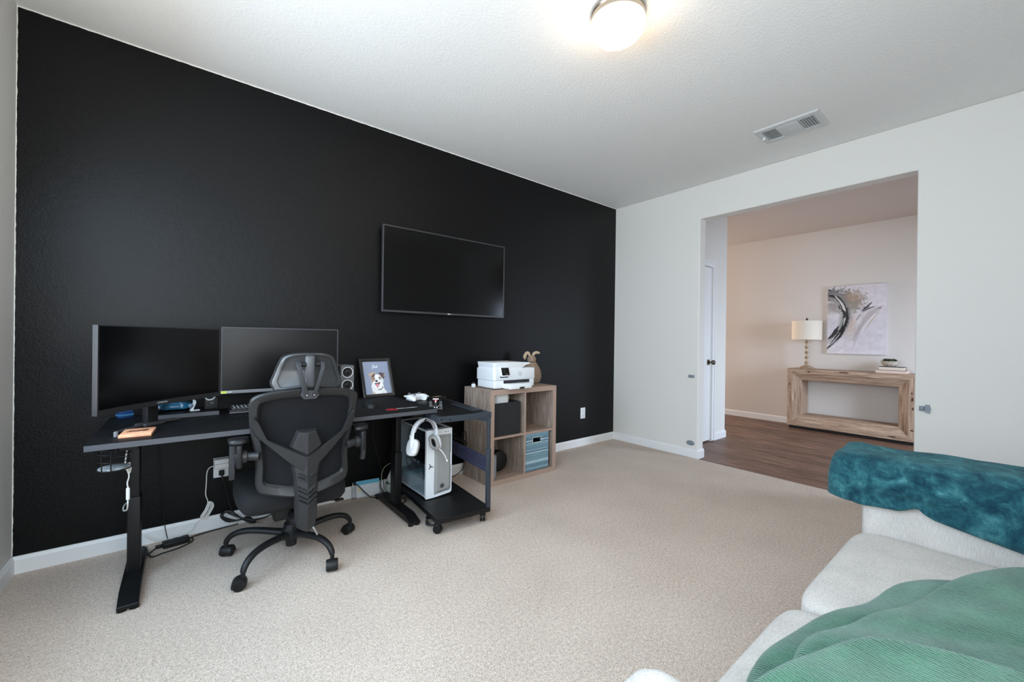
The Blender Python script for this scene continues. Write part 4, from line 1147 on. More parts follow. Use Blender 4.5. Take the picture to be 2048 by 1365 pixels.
b.xf(Matrix.Translation((0.0, 0, 0))); split(b, 'fan_ring', plain('grey_fan', (110,112,116), 0.4), PC)
b = MB(); rr = random.Random(11)
for i in range(9):
    p = [(x0+.02+rr.uniform(0,.02), y0+.06+rr.uniform(0,.30), .118), (x0+.02+rr.uniform(0,.03), y0+.08+rr.uniform(0,.30), .15+rr.uniform(0,.06)), (x0+.05, y0+.08+rr.uniform(0,.30), .13+rr.uniform(0,.12)), (x1-.03, y0+.14+rr.uniform(0,.2), .17+rr.uniform(0,.1))]
    b.tube(catmull(p, 6), .0022, 6)
b.build('wires', plain('grey_wire', (84,86,90), 0.5), PC)
b = MB()
for x, y in ((x0+.03, y0+.05), (x1-.03, y0+.05), (x0+.03, y1-.05), (x1-.03, y1-.05)): b.rbox(x-.018, y-.02, 0, x+.018, y+.02, .014, .003)
split(b, 'case_foot', BLACK, PC)
b = MB()
for i in (0, 1): b.cyl((.045+i*.018, y0-.0008, PH-.022), (.045+i*.018, y0+.002, PH-.022), .0035, n=12)
split(b, 'front_port', DARKGREY, PC)
# emblems: three-armed curled mark on the strip, round mark near the bottom of the mesh
b = MB(); ex, ez = x0+.030, .215
for k in range(3):
    a = math.radians(90+120*k)
    q = catmull([(0,0,0), (.006,.004,0), (.012,.002,0), (.017,.006,0), (.017,.012,0)], 4)
    L = []; Rr = []
    for i, v in enumerate(q):
        w = .0036*(1-0.75*i/len(q)); nx = q[min(i+1,len(q)-1)]-q[max(i-1,0)]; nl = nx.length or 1
        L.append((v.x-nx.y/nl*w, v.y+nx.x/nl*w)); Rr.append((v.x+nx.y/nl*w, v.y-nx.x/nl*w))
    for i in range(len(q)-1):
        b.add([(ex+p[0]*math.cos(a)-p[1]*math.sin(a), y0-.0006, ez+p[0]*math.sin(a)+p[1]*math.cos(a)) for p in (L[i], L[i+1], Rr[i+1], Rr[i])], [(0,1,2,3)])
b.build('curled_emblem', BLACK, PC)
b = MB(); ex, ez = x0+.060+.055, .075
vs = [(ex+.015*math.cos(2*PI*k/6+PI/6), y0-.0062, ez+.015*math.sin(2*PI*k/6+PI/6)) for k in range(6)]
b.add(vs, [tuple(range(6))]); b.tube([(ex+.016*math.cos(2*PI*k/24), y0-.0055, ez+.016*math.sin(2*PI*k/24)) for k in range(24)], .0012, 6, True)
b.build('round_emblem', plain('emblem_grey', (72,74,76), 0.5), PC)

# headset hanging on a hook under the desk end
HS = thing('headset', 'white gaming headset with boom mic hanging in front of computer', 'headset', (-2.833, -0.705, 0.424), math.radians(12))
b = MB(); arc = []
for i in range(25):
    a = math.radians(-6+192*i/24); arc.append((.094*math.cos(a), 0, .138+.100*math.sin(a)))
def band(b, path, w, th):
    P = []
    for i, p in enumerate(path):
        p = Vector(p); d = (Vector(path[min(i+1, len(path)-1)])-Vector(path[max(i-1, 0)])).normalized(); nn = Vector((-d.z, 0, d.x))
        P.append([tuple(p+nn*a+Vector((0, c, 0))) for a, c in ((th/2, -w/2+.004), (th/2, w/2-.004), (th/4, w/2), (-th/4, w/2), (-th/2, w/2-.004), (-th/2, -w/2+.004), (-th/4, -w/2), (th/4, -w/2))])
    b.grid(P, closed_u=True); e = len(P)*8
    b.f += [tuple(range(8)), tuple(range(e-8, e))]; b.m += [0,0]; b.fs += [False, False]
band(b, arc, .032, .010); b.build('headband', WHITEPL, HS, angle=50)
b = MB(); band(b, [(p[0]*.885, 0, .138+(p[2]-.138)*.885) for p in arc[3:-3]], .026, .009); b.build('band_padding', plain('grey_lilac_padding', (176,172,180), 0.8), HS, angle=50)
for s in (-1, 1):
    cx, cz = s*.086, .075
    pr = [(y*.042, z*.050) for y, z in [(0,1),(.55,.92),(.9,.62),(1,.1),(.95,-.5),(.6,-.95),(0,-1.05),(-.6,-.95),(-.95,-.5),(-1,.1),(-.9,.62),(-.55,.92)]]
    pr = [(v.x, v.y) for v in catmull([(a, c, 0) for a, c in pr], 3, True)]
    tilt = Matrix.Translation((cx, 0, cz)) @ Matrix.Rotation(s*math.radians(-14), 4, 'Y')
    b = MB(); P = [[(s*x, a*q, c*q) for a, c in pr] for x, q in ((.0, 1.0), (.012, 1.0), (.018, .94), (.021, .70), (.021, .02))]
    b.grid(P, closed_u=True); b.xf(tilt); cup = b.build('ear_cup', WHITEPL, HS, angle=40)
    b = MB(); P = [[(s*x, a*q, c*q) for a, c in pr] for x, q in ((.0, .98), (-.006, 1.0), (-.014, .98), (-.019, .86), (-.018, .62), (-.010, .50))]
    b.grid(P, closed_u=True); b.xf(tilt); b.build('ear_cushion', plain('grey_ear_cushion', (160,158,154), 0.8), cup, angle=60)
    b = MB(); b.add([(-s*.011, a*.5, c*.52) for a, c in pr], [tuple(range(len(pr)))]); b.xf(tilt); b.build('speaker_cloth', BLACK, cup)
    b = MB(); b.rbox(s*.098-.007, -.013, .105, s*.098+.007, .013, .150, .004); b.rbox(s*.104-.005, -.010, .04, s*.104+.005, .010, .12, .004); b.build('yoke', WHITEPL, HS)
b = MB(); b.tube(catmull([(.090, -.02, .045), (.108, -.04, .020), (.124, -.052, -.010), (.136, -.058, -.040)], 5), .0032, 8); b.sphere((.138, -.059, -.044), (.006, .006, .009), 12, 8)
b.build('boom_microphone', WHITEPL, HS)
o = MB(); o.tube(catmull([(-2.848, -.705, .711), (-2.848, -.705, .674), (-2.838, -.722, .651), (-2.836, -.730, .664)], 5), .004, 8); o.rbox(-2.864, -.725, .7065, -2.834, -.685, .7115, .001)
o.tube([(-2.846,-.705,.662),(-2.838,-.690,.651),(-2.836,-.682,.662)], .004, 8)
tag(o.build('headset_hook', BLACK), 'small black hook under the desk end holding the headset', 'hook')

# toy race car seen from the front
T = thing('toy_race_car', 'small black brick built race car with red and white air box', 'toy car', (-2.700, -0.600, 0.703), math.radians(-28))
LB = plain('grey_toy_brick', (92,94,96), 0.4); RB = plain('red_toy_brick', (170,30,44), 0.4); WB = plain('white_toy_brick', (226,226,226), 0.4)
b = MB(); b.rbox(-.014, -.085, .008, .014, .07, .026, .003); b.rbox(-.024, -.02, .008, .024, .05, .024, .004); b.build('chassis', BLACK, T)
b = MB(); b.rbox(-.040, -.098, .004, .040, -.072, .009, .002); b.rbox(-.042, -.098, .004, -.036, -.068, .020, .001); b.rbox(.036, -.098, .004, .042, -.068, .020, .001); b.build('front_wing', LB, T)
for x, y in ((-.032,-.055),(.032,-.055),(-.033,.055),(.033,.055)):
    MB().cyl((x-.010, y, .019), (x+.010, y, .019), .019, n=22).build('wheel', plain('toy_tyre', (70,72,74), 0.6), T, bevel=0.002)
b = MB(); b.rbox(-.010, -.075, .022, .010, -.02, .032, .003); b.rbox(-.013, .0, .024, .013, .05, .040, .004); b.build('nose', BLACK, T)
b = MB(); b.rbox(-.012, .01, .040, .012, .04, .052, .003); b.build('air_box', RB, T)
b = MB(); b.rbox(-.020, .015, .052, .020, .035, .058, .002); b.rbox(-.003, -.01, .034, .003, .012, .050, .001); b.build('white_trim', WB, T)
b = MB(); b.rbox(-.034, .075, .038, .034, .095, .043, .002); b.rbox(-.036, .07, .03, -.033, .098, .048, .001); b.rbox(.033, .07, .03, .036, .098, .048, .001); b.rbox(-.003, .07, .02, .003, .08, .04, .001); b.build('rear_wing', BLACK, T)
b = MB()
for x, y, z in ((-.008,-.076,.016),(.008,-.076,.016),(-.016,-.021,.015),(.016,-.021,.015)): b.rbox(x-.004, y-.012, z-.004, x+.004, y-.008, z+.004, .001)
split(b, 'lamp', WB, T)

# stack of dark cases behind the toy
for i, (dx, r, lab) in enumerate(((0, .2, 'lower dark game case in the pair behind the toy race car'), (.006, .34, 'upper dark game case with orange print behind the toy race car'))):
    t = thing('game_case', lab, 'game case', (-2.538+dx, -0.300, 0.7035+i*.0145), r, 'game cases on the rolling table')
    MB().rbox(-.055, -.045, 0, .055, .045, .014, .002).build('case', SHINY_BLACK, t)
    if i == 1: MB().box(-.045, -.03, .0141, .03, .01, .0144).build('cover_print', plain('orange_brown_print', (150,120,98), 0.5), t)

# ================================================================== CUBE SHELF, PRINTER AND CONTENTS
OAKV = wood('grey_oak_upright', (112,94,82), (150,133,121), (186,170,157), (7, 7, 0.55), 8, 0.6, 0.12)
OAKH = wood('grey_oak_level', (120,96,82), (160,138,124), (190,168,152), (0.55, 7, 7), 8, 0.6, 0.12)
EDGEW = plain('pale_oak_edge', (170,146,132), 0.6, 0, 0.3)
SX0, SX1, SY0, SY1, SH = -2.133, -1.409, -0.44, -0.052, 0.760
CS = thing('cube_shelf', 'grey oak four cube shelf beside the rolling table', 'shelf', ((SX0+SX1)/2, (SY0+SY1)/2, 0))
w, d = (SX1-SX0)/2, (SY1-SY0)/2
T_ = .040
def panel(name, x0, z0, x1, z1, m, yf=-d, edge=True):
    b = MB(); b.box(x0, yf+.0012, z0, x1, d-.006, z1); o = b.build(name, m, CS, bevel=.001)
    if edge: MB().box(x0, yf, z0, x1, yf+.0012, z1).build('front_edge', EDGEW, o)
    return o
panel('side_panel', -w, 0.0, -w+T_, SH, OAKV); panel('side_panel', w-T_, 0.0, w, SH, OAKV)
panel('top_panel', -w+T_, SH-T_, w-T_, SH, OAKH); panel('bottom_panel', -w+T_, 0.0, w-T_, T_, OAKH)
panel('upright_divider', -.009, T_, .009, SH-T_, OAKV, -d+.002); 
panel('middle_shelf', -w+T_, .366, -.009, .382, OAKH, -d+.002); panel('middle_shelf', .009, .366, w-T_, .382, OAKH, -d+.002)
MB().box(-w+.004, d-.006, .004, w-.004, d, SH-.004).build('back_panel', OAKV, CS)

# black bin with papers
xL, xM, xR = SX0+T_, (SX0+SX1)/2, SX1-T_
BINF = plain('black_felt', (36,37,39), 0.95, fine=0.4, scale=500)
t = thing('storage_bin', 'black fabric bin full of papers in the cube shelf', 'storage bin', ((xL+xM)/2-.012, -.255, .3825))
def bin_(t, hw, hd, h, mat):
    b = MB(); q = .006
    b.box(-hw, -hd, 0, hw, -hd+q, h); b.box(-hw, hd-q, 0, hw, hd, h); b.box(-hw, -hd+q, 0, -hw+q, hd-q, h); b.box(hw-q, -hd+q, 0, hw, hd-q, h); b.box(-hw+q, -hd+q, 0, hw-q, hd-q, q)
    return b.build('body', mat, t, bevel=.002)
bin_(t, .132, .165, .268, BINF)
PAPER = plain('white_paper', (226,226,224), 0.8)
for i, (dx, dy, w_, h_, r, lab, m) in enumerate(((-.045, -.110, .135, .318, .05, 'white paper sheaf standing at the front of the black bin', PAPER), (.030, -.06, .08, .300, -.25, 'dark folder standing behind the papers in black bin', BLACK), (.026, -.03, .07, .292, .2, 'cream card tilted in the black bin', plain('cream_card', (214,204,160), 0.7)))):
    o = thing('paper_sheaf', lab, 'papers', ((xL+xM)/2-.012+dx, -.255+dy, .3895), 0)
    b = MB(); b.box(-w_/2, -.006, 0, w_/2, .006, h_)
    if i == 0:
        for k in range(5): b.box(-w_/2+.004*k, -.012-.003*k, 0, w_/2-.006*k, -.010-.003*k, h_-.006*k)
    b.xf(Matrix.Rotation(r, 4, 'Y') @ Matrix.Rotation(0.0, 4, 'X')); b.build('sheets', m, o)
    if r: o.location.z += abs(math.sin(r))*w_/2
# striped blue bin
ST = N('blue_woven_stripes', rough=0.9, spec=0.1)
_v = ST.co(); _s = ST.n('ShaderNodeSeparateXYZ'); ST.l(_v, _s.inputs[0])
_z = ST.math('ADD', _s.outputs['Z'], ST.math('MULTIPLY', ST.noise(ST.co((60,60,260)), 1.0, 3), .006))
stops = []
pal = {'a': (176,206,220), 'b': (84,128,148), 'c': (128,172,190), 'd': (58,92,112), 'e': (112,150,160), 'w': (196,216,224)}
seq = 'dwbdacdbwdaebwdabebawdebawdacdebwadbea'
_r = ST.n('ShaderNodeValToRGB'); _r.color_ramp.interpolation = 'CONSTANT'
seq = 'dbabdbawabebedwadabebeadwadebcba'
el = _r.color_ramp.elements
while len(el) < 32: el.new(0.5)
wts = [1,2,1,3,1,2,1,1,2,1,3,1,3,1,1,1,2,1,3,1,1,3,1,2,1,1,2,1,2,1,1,2]; tot = sum(wts); acc = 0
for i, e in enumerate(el):
    e.position = acc/tot; e.color = rgb(*pal[seq[i % len(seq)]]); acc += wts[i]
ST.l(ST.math('DIVIDE', _z, .325), _r.inputs['Fac'])
_n = ST.noise(ST.co((300,300,90)), 1.0, 2)
ST.base(ST.mix(.35, _r.outputs['Color'], ST.ramp(_n, [(.35, rgb(60,92,112)), (.6, rgb(196,220,230))])))
_wv = ST.n('ShaderNodeTexWave', wave_type='BANDS', bands_direction='Z'); _wv.inputs['Scale'].default_value = 45; ST.l(_v, _wv.inputs['Vector']); ST.bump(_wv.outputs['Fac'], .6, .003)
t = thing('storage_bin', 'blue striped woven bin with handle hole in the cube shelf', 'storage bin', ((xM+xR)/2-.008, -.260, .0405))
hw, hd, h = .138, .160, .318
b = MB(); q = .006
b.box(-hw, hd-q, 0, hw, hd, h); b.box(-hw, -hd+q, 0, -hw+q, hd-q, h); b.box(hw-q, -hd+q, 0, hw, hd-q, h); b.box(-hw+q, -hd+q, 0, hw-q, hd-q, q)
cx0, cx1, cz0, cz1 = -.048, .044, .240, .280
b.box(-hw, -hd, 0, cx0, -hd+q, h); b.box(cx1, -hd, 0, hw, -hd+q, h); b.box(cx0, -hd, 0, cx1, -hd+q, cz0); b.box(cx0, -hd, cz1, cx1, -hd+q, h)
b.build('body', ST.m, t)
b = MB(); g = .004
b.box(cx0-g, -hd-.002, cz0-g, cx1+g, -hd+.001, cz0); b.box(cx0-g, -hd-.002, cz1, cx1+g, -hd+.001, cz1+g); b.box(cx0-g, -hd-.002, cz0, cx0, -hd+.001, cz1); b.box(cx1, -hd-.002, cz0, cx1+g, -hd+.001, cz1)
b.build('handle_trim', plain('pale_handle_rim', (206,214,216), 0.6), t)
MB().box(-hw+.012, -hd+.02, .006, hw-.012, hd-.01, .225).build('lining', plain('dark_lining', (24,24,28), 0.9), t)
# things in the lower left cube
t = thing('headphone_case', 'round black case standing in the lower open cube', 'case', (-1.915, -.235, .0405))
b = MB(); b.lathe([(.002,-.045),(.07,-.045),(.085,-.035),(.088,0),(.085,.035),(.07,.045),(.002,.045)], 40); b.xf(Matrix.Translation((0,0,.088)) @ Matrix.Rotation(PI/2, 4, 'X')); b.build('shell', plain('black_leatherette', (22,22,23), 0.6, fine=0.4, scale=300), t, angle=50)
b = MB(); b.tube([(.088*math.cos(2*PI*k/32), -.002, .088+.088*math.sin(2*PI*k/32)) for k in range(32)], .003, 6, True); b.build('zip', BLACK, t)
b = MB(); b.tube(catmull([(-.06, -.01, .15), (-.075, -.03, .20), (-.05, -.02, .235), (-.03, -.0, .19), (-.045, .0, .155)], 6), .010, 8); b.build('strap', plain('grey_strap', (92,94,98), 0.7), t)
t = thing('grey_box', 'flat grey box standing beside the round black case in cube shelf', 'box', (-2.046, -.300, .0405))
MB().rbox(-.016, -.09, 0, .016, .09, .185, .004).build('shell', plain('light_grey_box', (138,144,152), 0.5), t)
b = MB(); b.cyl((.004, -.0895, .172), (.004, -.0915, .172), .006, n=14); b.build('catch', GREY, t)

# printer
PR = thing('printer', 'white inkjet printer with tilted screen on the cube shelf', 'printer', (-1.865, -.290, SH))
PWH = plain('printer_white', (232,236,240), 0.4); PSH = plain('printer_dark_slot', (30,31,34), 0.5)
W2, D2 = .222, .128
b = MB(); b.rbox(-W2+.006, -D2, .006, W2-.012, D2-.012, .074, .012); b.build('lower_body', PWH, PR)
b = MB()
pts = rr2(2*W2, 2*D2, .022, 5)
P = []
for z, q in ((.072, .985), (.075, 1.0), (.160, 1.0), (.166, .995)): P.append([(x*q, (y-D2)*q, z) for x, y in pts])
b.grid(P, closed_u=True); n = len(pts); b.f += [tuple(range(n)), tuple(range(3*n, 4*n))[::-1]]; b.m += [0,0]; b.fs += [False, False]
b.build('middle_body', PWH, PR, angle=35)
b = MB()
pts = rr2(.315, .245, .020, 5); P = []
for z, q in ((.166, .96), (.170, .965), (.196, .985), (.206, 1.0), (.214, 1.0), (.2165, .985)): P.append([(-.062+x*q*(1 if x < 0 else 1), (y-.1225)*q, z) for x, y in pts])
b.grid(P, closed_u=True); n = len(pts); b.f += [tuple(range(n)), tuple(range(5*n, 6*n))[::-1]]; b.m += [0,0]; b.fs += [False, False]
b.build('scanner_lid', PWH, PR, angle=35)
b = MB(); b.prism([(.08,.166),(.092,.216),(.150,.212),(.175,.206),(.175,.202),(.12,.190)], -.115, .12, 'xz'); b.build('feeder_flap', PWH, PR, bevel=.003)
MB().rbox(.10, -.105, .165, .195, .11, .171, .002).build('feeder_tray', plain('pale_grey_tray', (186,190,196), 0.4), PR)
MB().rbox(-.136, -.100, .2155, .06, .085, .2185, .003).build('lid_inset', plain('warm_white_lid', (222,218,216), 0.45), PR)
b = MB(); M_ = Matrix.Translation((-.118, -D2-.006, .142)) @ Matrix.Rotation(math.radians(-18), 4, 'X')
b.rbox(-.044, -.008, -.040, .044, .006, .036, .005, 3, 0, M_); sc = b.build('screen_housing', PWH, PR)
b = MB(); b.rbox(-.038, -.0095, -.032, .038, -.0075, .032, .003, 2, 0, M_); b.build('touch_screen', SHINY_BLACK, sc)
b = MB(); b.box(-.160, -D2-.002, .094, -.080, -D2+.002, .104); b.build('screen_recess', PSH, PR)
MB().box(-.125, -D2-.0015, .046, .150, -D2+.01, .070).build('output_slot', PSH, PR)
b = MB()
for i in range(6): b.box(-.11+i*.045, -D2-.003, .052, -.085+i*.045, -D2, .060)
b.build('slot_ribs', DARKGREY, PR)
b = MB(); b.rbox(-.125, -D2-.085, .004, .110, -D2+.01, .044, .008); b.rbox(-.115, -D2-.080, .040, .105, -D2, .0465, .002); b.build('paper_tray', PWH, PR)
MB().rbox(-.025, -D2-.0865, .006, .028, -D2-.080, .022, .003).build('tray_grip', PSH, PR)
b = MB(); ringv = [[(.048+r*math.cos(2*PI*k/36), -D2-.0008, .120+r*math.sin(2*PI*k/36)) for k in range(36)] for r in (.0195, .0165)]
b.grid(ringv, closed_u=True); lg = b.build('round_emblem', plain('sage_print', (176,188,172), 0.5), PR)
text('emblem_letters', 'hp', .030, plain('sage_print_letters', (176,188,172), 0.5), lg, (.048, -D2-.0008, .122), (PI/2, 0, 0), .0002, shear=0.3)
MB().box(-W2+.002, -D2-.0004, .0735, W2-.002, D2-.002, .0748).build('seam', plain('printer_seam', (170,180,190), 0.5), PR)
b = MB()
for x in (-.19, .185):
    for y in (-.1, .09): b.cyl((x, y, 0), (x, y, .008), .012, n=12)
split(b, 'rubber_foot', BLACK, PR)

t = thing('usb_charger', 'tiny white plug charger beside the printer on cube shelf', 'charger', (-2.113, -.165, SH))
MB().rbox(-.013, -.013, 0, .013, .013, .030, .003).build('body', WHITEPL, t)
b = MB(); b.box(-.006, -.001, .030, -.004, .001, .044); b.box(.004, -.001, .030, .006, .001, .044); split(b, 'prong', SILVER, t)

# wicker rabbit
WK = N('woven_straw', rough=0.9, spec=0.15)
_v = WK.co(); _a = WK.n('ShaderNodeTexWave', wave_type='BANDS', bands_direction='Z'); _a.inputs['Scale'].default_value = 60; _a.inputs['Distortion'].default_value = 6; _a.inputs['Detail Scale'].default_value = 4; WK.l(_v, _a.inputs['Vector'])
WK.base(WK.ramp(WK.math('ADD', WK.math('MULTIPLY', _a.outputs['Fac'], .5), WK.math('MULTIPLY', WK.noise(_v, 90, 4), .5)), [(.25, rgb(112,88,72)), (.5, rgb(176,150,128)), (.75, rgb(214,190,166))])); WK.bump(_a.outputs['Fac'], .8, .004)
t = thing('straw_rabbit', 'woven straw rabbit figure behind the printer', 'figurine', (-1.482, -.185, SH), math.radians(-41))
b = MB(); b.lathe([(.060,0),(.080,.02),(.092,.06),(.088,.11),(.072,.150),(.054,.178),(.040,.198),(.024,.212),(.004,.218)], 28); b.build('body', WK.m, t, angle=80)
b = MB(); b.sphere((0, -.012, .222), (.041, .046, .042), 20, 14); b.build('head', WK.m, t, angle=80)
STRAW = plain('pale_straw', (182,158,132), 0.85, fine=.5, scale=160)
for pts, rr_ in (([(-.016,-.006,.250),(-.028,.0,.276),(-.046,.002,.282),(-.060,-.004,.262),(-.064,-.008,.236),(-.060,-.010,.216)], [.012]*5+[.015]*10+[.017]*5+[.015,.012,.008,.004,.003,.002]), ([(.010,-.006,.250),(.018,.0,.274),(.036,.002,.286),(.060,-.004,.286),(.076,-.010,.278)], [.012]*5+[.014]*8+[.013,.012,.011,.010,.008,.006,.004,.003])):
    c = catmull(pts, 5); MB().tube(c, (rr_+[rr_[-1]]*len(c))[:len(c)], 10).build('ear', STRAW, t)
b = MB(); b.sphere((-.018, -.048, .230), .005, 10, 6); b.sphere((.018, -.048, .230), .005, 10, 6); split(b, 'eye', BLACK, t)
MB().sphere((0, -.056, .212), (.016, .010, .011), 12, 8).build('muzzle', WK.m, t)

# clear pouch with printed card, and green white bag, under the desk
t = thing('clear_pouch', 'clear plastic pouch with teal and white printed card under the desk', 'pouch', (-2.945, -.052, 0), math.radians(-6))
b = MB(); b.rbox(-.085, -.006, .002, .080, .004, .118, .003); b.xf(Matrix.Rotation(math.radians(-12), 4, 'X')); b.build('card', plain('white_printed_card', (214,218,222), .5), t)
b = MB(); b.box(-.085, -.0068, .090, .080, -.006, .1175); b.xf(Matrix.Rotation(math.radians(-12), 4, 'X')); b.build('teal_band', plain('teal_print', (92,176,206), .5), t)
b = MB(); rr = random.Random(5)
for i in range(46):
    x = rr.uniform(-.06, .07); z = rr.uniform(.012, .085); b.box(x, -.0066, z, x+.0025, -.006, z+.0025)
b.xf(Matrix.Rotation(math.radians(-12), 4, 'X')); b.build('print_dots', plain('grey_print_dots', (150,156,166), .6), t)
b = MB(); b.box(-.078, -.0067, .04, -.05, -.006, .07); b.xf(Matrix.Rotation(math.radians(-12), 4, 'X')); b.build('cream_patch', plain('cream_print', (226,216,178), .6), t)
b = MB(); b.rbox(-.120, -.024, .0, -.092, -.004, .122, .008); b.xf(Matrix.Rotation(math.radians(-12), 4, 'X')); b.build('clear_tube', glass_mat('clear_plastic', (.86,.87,.88)), t)
t = thing('green_white_bag', 'white and green plastic bag behind the desk leg near the computer', 'bag', (-2.760, -.070, 0))
b = MB(); P = []; rr = random.Random(2)
for z, rx, ry in ((.0,.045,.025),(.02,.062,.036),(.07,.060,.036),(.12,.050,.028),(.165,.030,.016),(.185,.010,.006)):
    P.append([(rx*math.cos(2*PI*k/18)*(1+rr.uniform(-.08,.08)), ry*math.sin(2*PI*k/18)*(1+rr.uniform(-.1,.1)), z) for k in range(18)])
b.grid(P, closed_u=True); b.build('bag', plain('white_bag_film', (222,228,226), .4), t, angle=60)
b = MB(); b.grid([[(x*1.02, y*1.03, z) for x, y, z in row] for row in [[(p[0], p[1], p[2]) for p in P[2]], [(p[0], p[1], p[2]-.02) for p in P[3]]]], closed_u=True); b.build('green_band', plain('green_bag_print', (40,82,44), .4), t, angle=60)

# ================================================================== TELEVISION
TV = thing('television', 'black wall mounted television in the middle of the black wall', 'television', (-2.293, -.052, 1.687), math.radians(0))
W2, H2 = .572, .327
b = MB(); q = .010
b.box(-W2, -.012, -H2, W2, .014, -H2+.016); b.box(-W2, -.012, H2-q, W2, .014, H2); b.box(-W2, -.012, -H2+.016, -W2+q, .014, H2-q); b.box(W2-q, -.012, -H2+.016, W2, .014, H2-q)
b.build('bezel', plain('dark_bezel', (54,54,56), .32), TV, bevel=.002)
MB().box(-W2+q, -.008, -H2+.016, W2-q, -.002, H2-q).build('screen', SCREEN, TV)
b = MB(); b.rbox(-W2+.01, .0, -H2+.01, W2-.01, .020, H2-.01, .006); b.rbox(-.40, .018, -.24, .40, .034, .12, .008); b.build('back_shell', BLACK, TV)
b = MB(); b.rbox(-.20, .032, -.10, .20, .052, .10, .002); b.build('wall_mount', BLACK_METAL, TV)
b = MB(); b.cyl((-.010, -.0125, -H2+.008), (-.010, -.0117, -H2+.008), .0055, n=18); b.build('logo_disc', WHITEPRINT, TV)
text('brand_lettering', 'LG', .013, WHITEPRINT, TV, (.009, -.0126, -H2+.008), (PI/2, 0, 0), .0003)

# ================================================================== CABLES
t = thing('inline_switch_cord', 'white bundled cord with inline switch hanging below the cup basket', 'cable', (0, 0, 0))
b = MB()
b.tube(catmull([(-4.196,-.60,.700),(-4.205,-.60,.62),(-4.206,-.60,.585),(-4.197,-.602,.572),(-4.190,-.603,.60),(-4.200,-.604,.594),(-4.194,-.60,.545),(-4.199,-.60,.515),(-4.196,-.60,.492)], 8), .0028, 7)
b.tube(catmull([(-4.203,-.603,.592),(-4.194,-.602,.555),(-4.186,-.603,.592),(-4.191,-.60,.56)], 8), .0028, 7)
b.tube(catmull([(-4.197,-.60,.445),(-4.197,-.60,.42),(-4.203,-.56,.385),(-4.222,-.46,.355),(-4.224,-.36,.35),(-4.19,-.325,.37),(-4.18,-.325,.45)], 8), .0028, 7)
b.build('cord', CABLE_WHITE, t)
MB().rbox(-4.203, -.608, .440, -4.190, -.592, .495, .005).build('switch', WHITEPL, t)

lo = []
b = MB()
b.tube(catmull([(-3.864,-.030,.385),(-3.885,-.024,.378),(-3.897,-.020,.350),(-3.900,-.020,.28),(-3.902,-.020,.22),(-3.892,-.018,.168),(-3.915,-.022,.095),(-3.945,-.030,.066),(-3.962,-.045,.035),(-3.995,-.070,.026),(-4.040,-.090,.036),(-4.075,-.075,.024),(-4.12,-.050,.03),(-4.165,-.035,.06)], 9), .0030, 7)
for k in range(4):
    o = .004*k
    b.tube(catmull([(-3.888+o,-.024-o,.175),(-3.905+o,-.030-o,.135),(-3.925+o,-.026-o,.098),(-3.912+o,-.022-o,.088-o*.5),(-3.886+o,-.024-o,.125),(-3.876+o,-.026-o,.165-o)], 7, True), .0028, 6, True)
tag(b.build('white_power_cord', CABLE_WHITE), 'white bundled charger cord running from outlet down to the power brick', 'cable')

b = MB()
b.tube(catmull([(-3.826,-.016,.336),(-3.826,-.034,.330),(-3.820,-.036,.30),(-3.806,-.034,.24),(-3.785,-.034,.14),(-3.765,-.040,.085),(-3.74,-.055,.055)], 8), .0045, 8)
for k in range(5):
    o = .007*k; p = .5*math.sin(k*2.1)
    b.tube(catmull([(-3.800-o,-.050,.045+.01*k),(-3.830+o,-.040,.085+.004*k),(-3.790,-.045,.105-.004*k),(-3.740,-.060-o*.5,.062),(-3.690+o,-.085-o,.022+.003*k),(-3.655-o,-.080,.014+.005*k),(-3.690,-.055-o*.3,.040+.003*k),(-3.750,-.050,.038)], 6, True), .0045, 7, True)
b.tube(catmull([(-3.70,-.07,.03),(-3.66,-.045,.016),(-3.60,-.036,.012),(-3.54,-.030,.030),(-3.48,-.028,.045),(-3.40,-.028,.04)], 8), .0045, 8)
b.build('black_power_cord', CABLE_BLACK); tag(bpy.data.objects['black_power_cord'], 'black coiled power cord heaped at the baseboard below the outlet', 'cable')
MB().rbox(-3.840, -.030, .320, -3.812, -.0105, .352, .006).build('plug', BLACK, None)
bpy.data.objects['plug'].parent = bpy.data.objects['black_power_cord']

t = thing('power_brick', 'black power brick lying by the baseboard under the desk', 'power brick', (-4.035, -.105, 0), math.radians(8))
MB().rbox(-.058, -.028, .0, .058, .028, .030, .006).build('body', BLACK_SOFT, t)
MB().rbox(-.088, -.010, .006, -.056, .010, .022, .005).build('strain_relief', BLACK, t)
MB().box(-.03, -.02, .0301, .03, .015, .0303).build('rating_label', plain('dark_label', (44,44,46), .6), t)
cable('floor_cable', 'black cable looping from the power brick to the desk foot', [(-4.110,-.115,.014),(-4.130,-.13,.006),(-4.155,-.17,.006),(-4.175,-.195,.057),(-4.16,-.20,.060),(-4.135,-.215,.010),(-4.09,-.195,.005),(-4.02,-.175,.005),(-3.965,-.13,.006),(-3.965,-.09,.010),(-3.985,-.085,.012)], .0035, CABLE_BLACK)
cable('floor_cable', 'black cable lying along the baseboard from the power brick to the cord coil', [(-3.975,-.100,.016),(-3.95,-.060,.006),(-3.88,-.040,.005),(-3.80,-.030,.005),(-3.74,-.038,.010)], .004, CABLE_BLACK)
cable('hanging_cable', 'thin black cable hanging from the desk down to the power brick', [(-4.112,-.11,.712),(-4.114,-.075,.60),(-4.112,-.05,.50),(-4.106,-.042,.33),(-4.095,-.044,.22),(-4.085,-.055,.10),(-4.072,-.078,.030)], .0022, CABLE_BLACK)
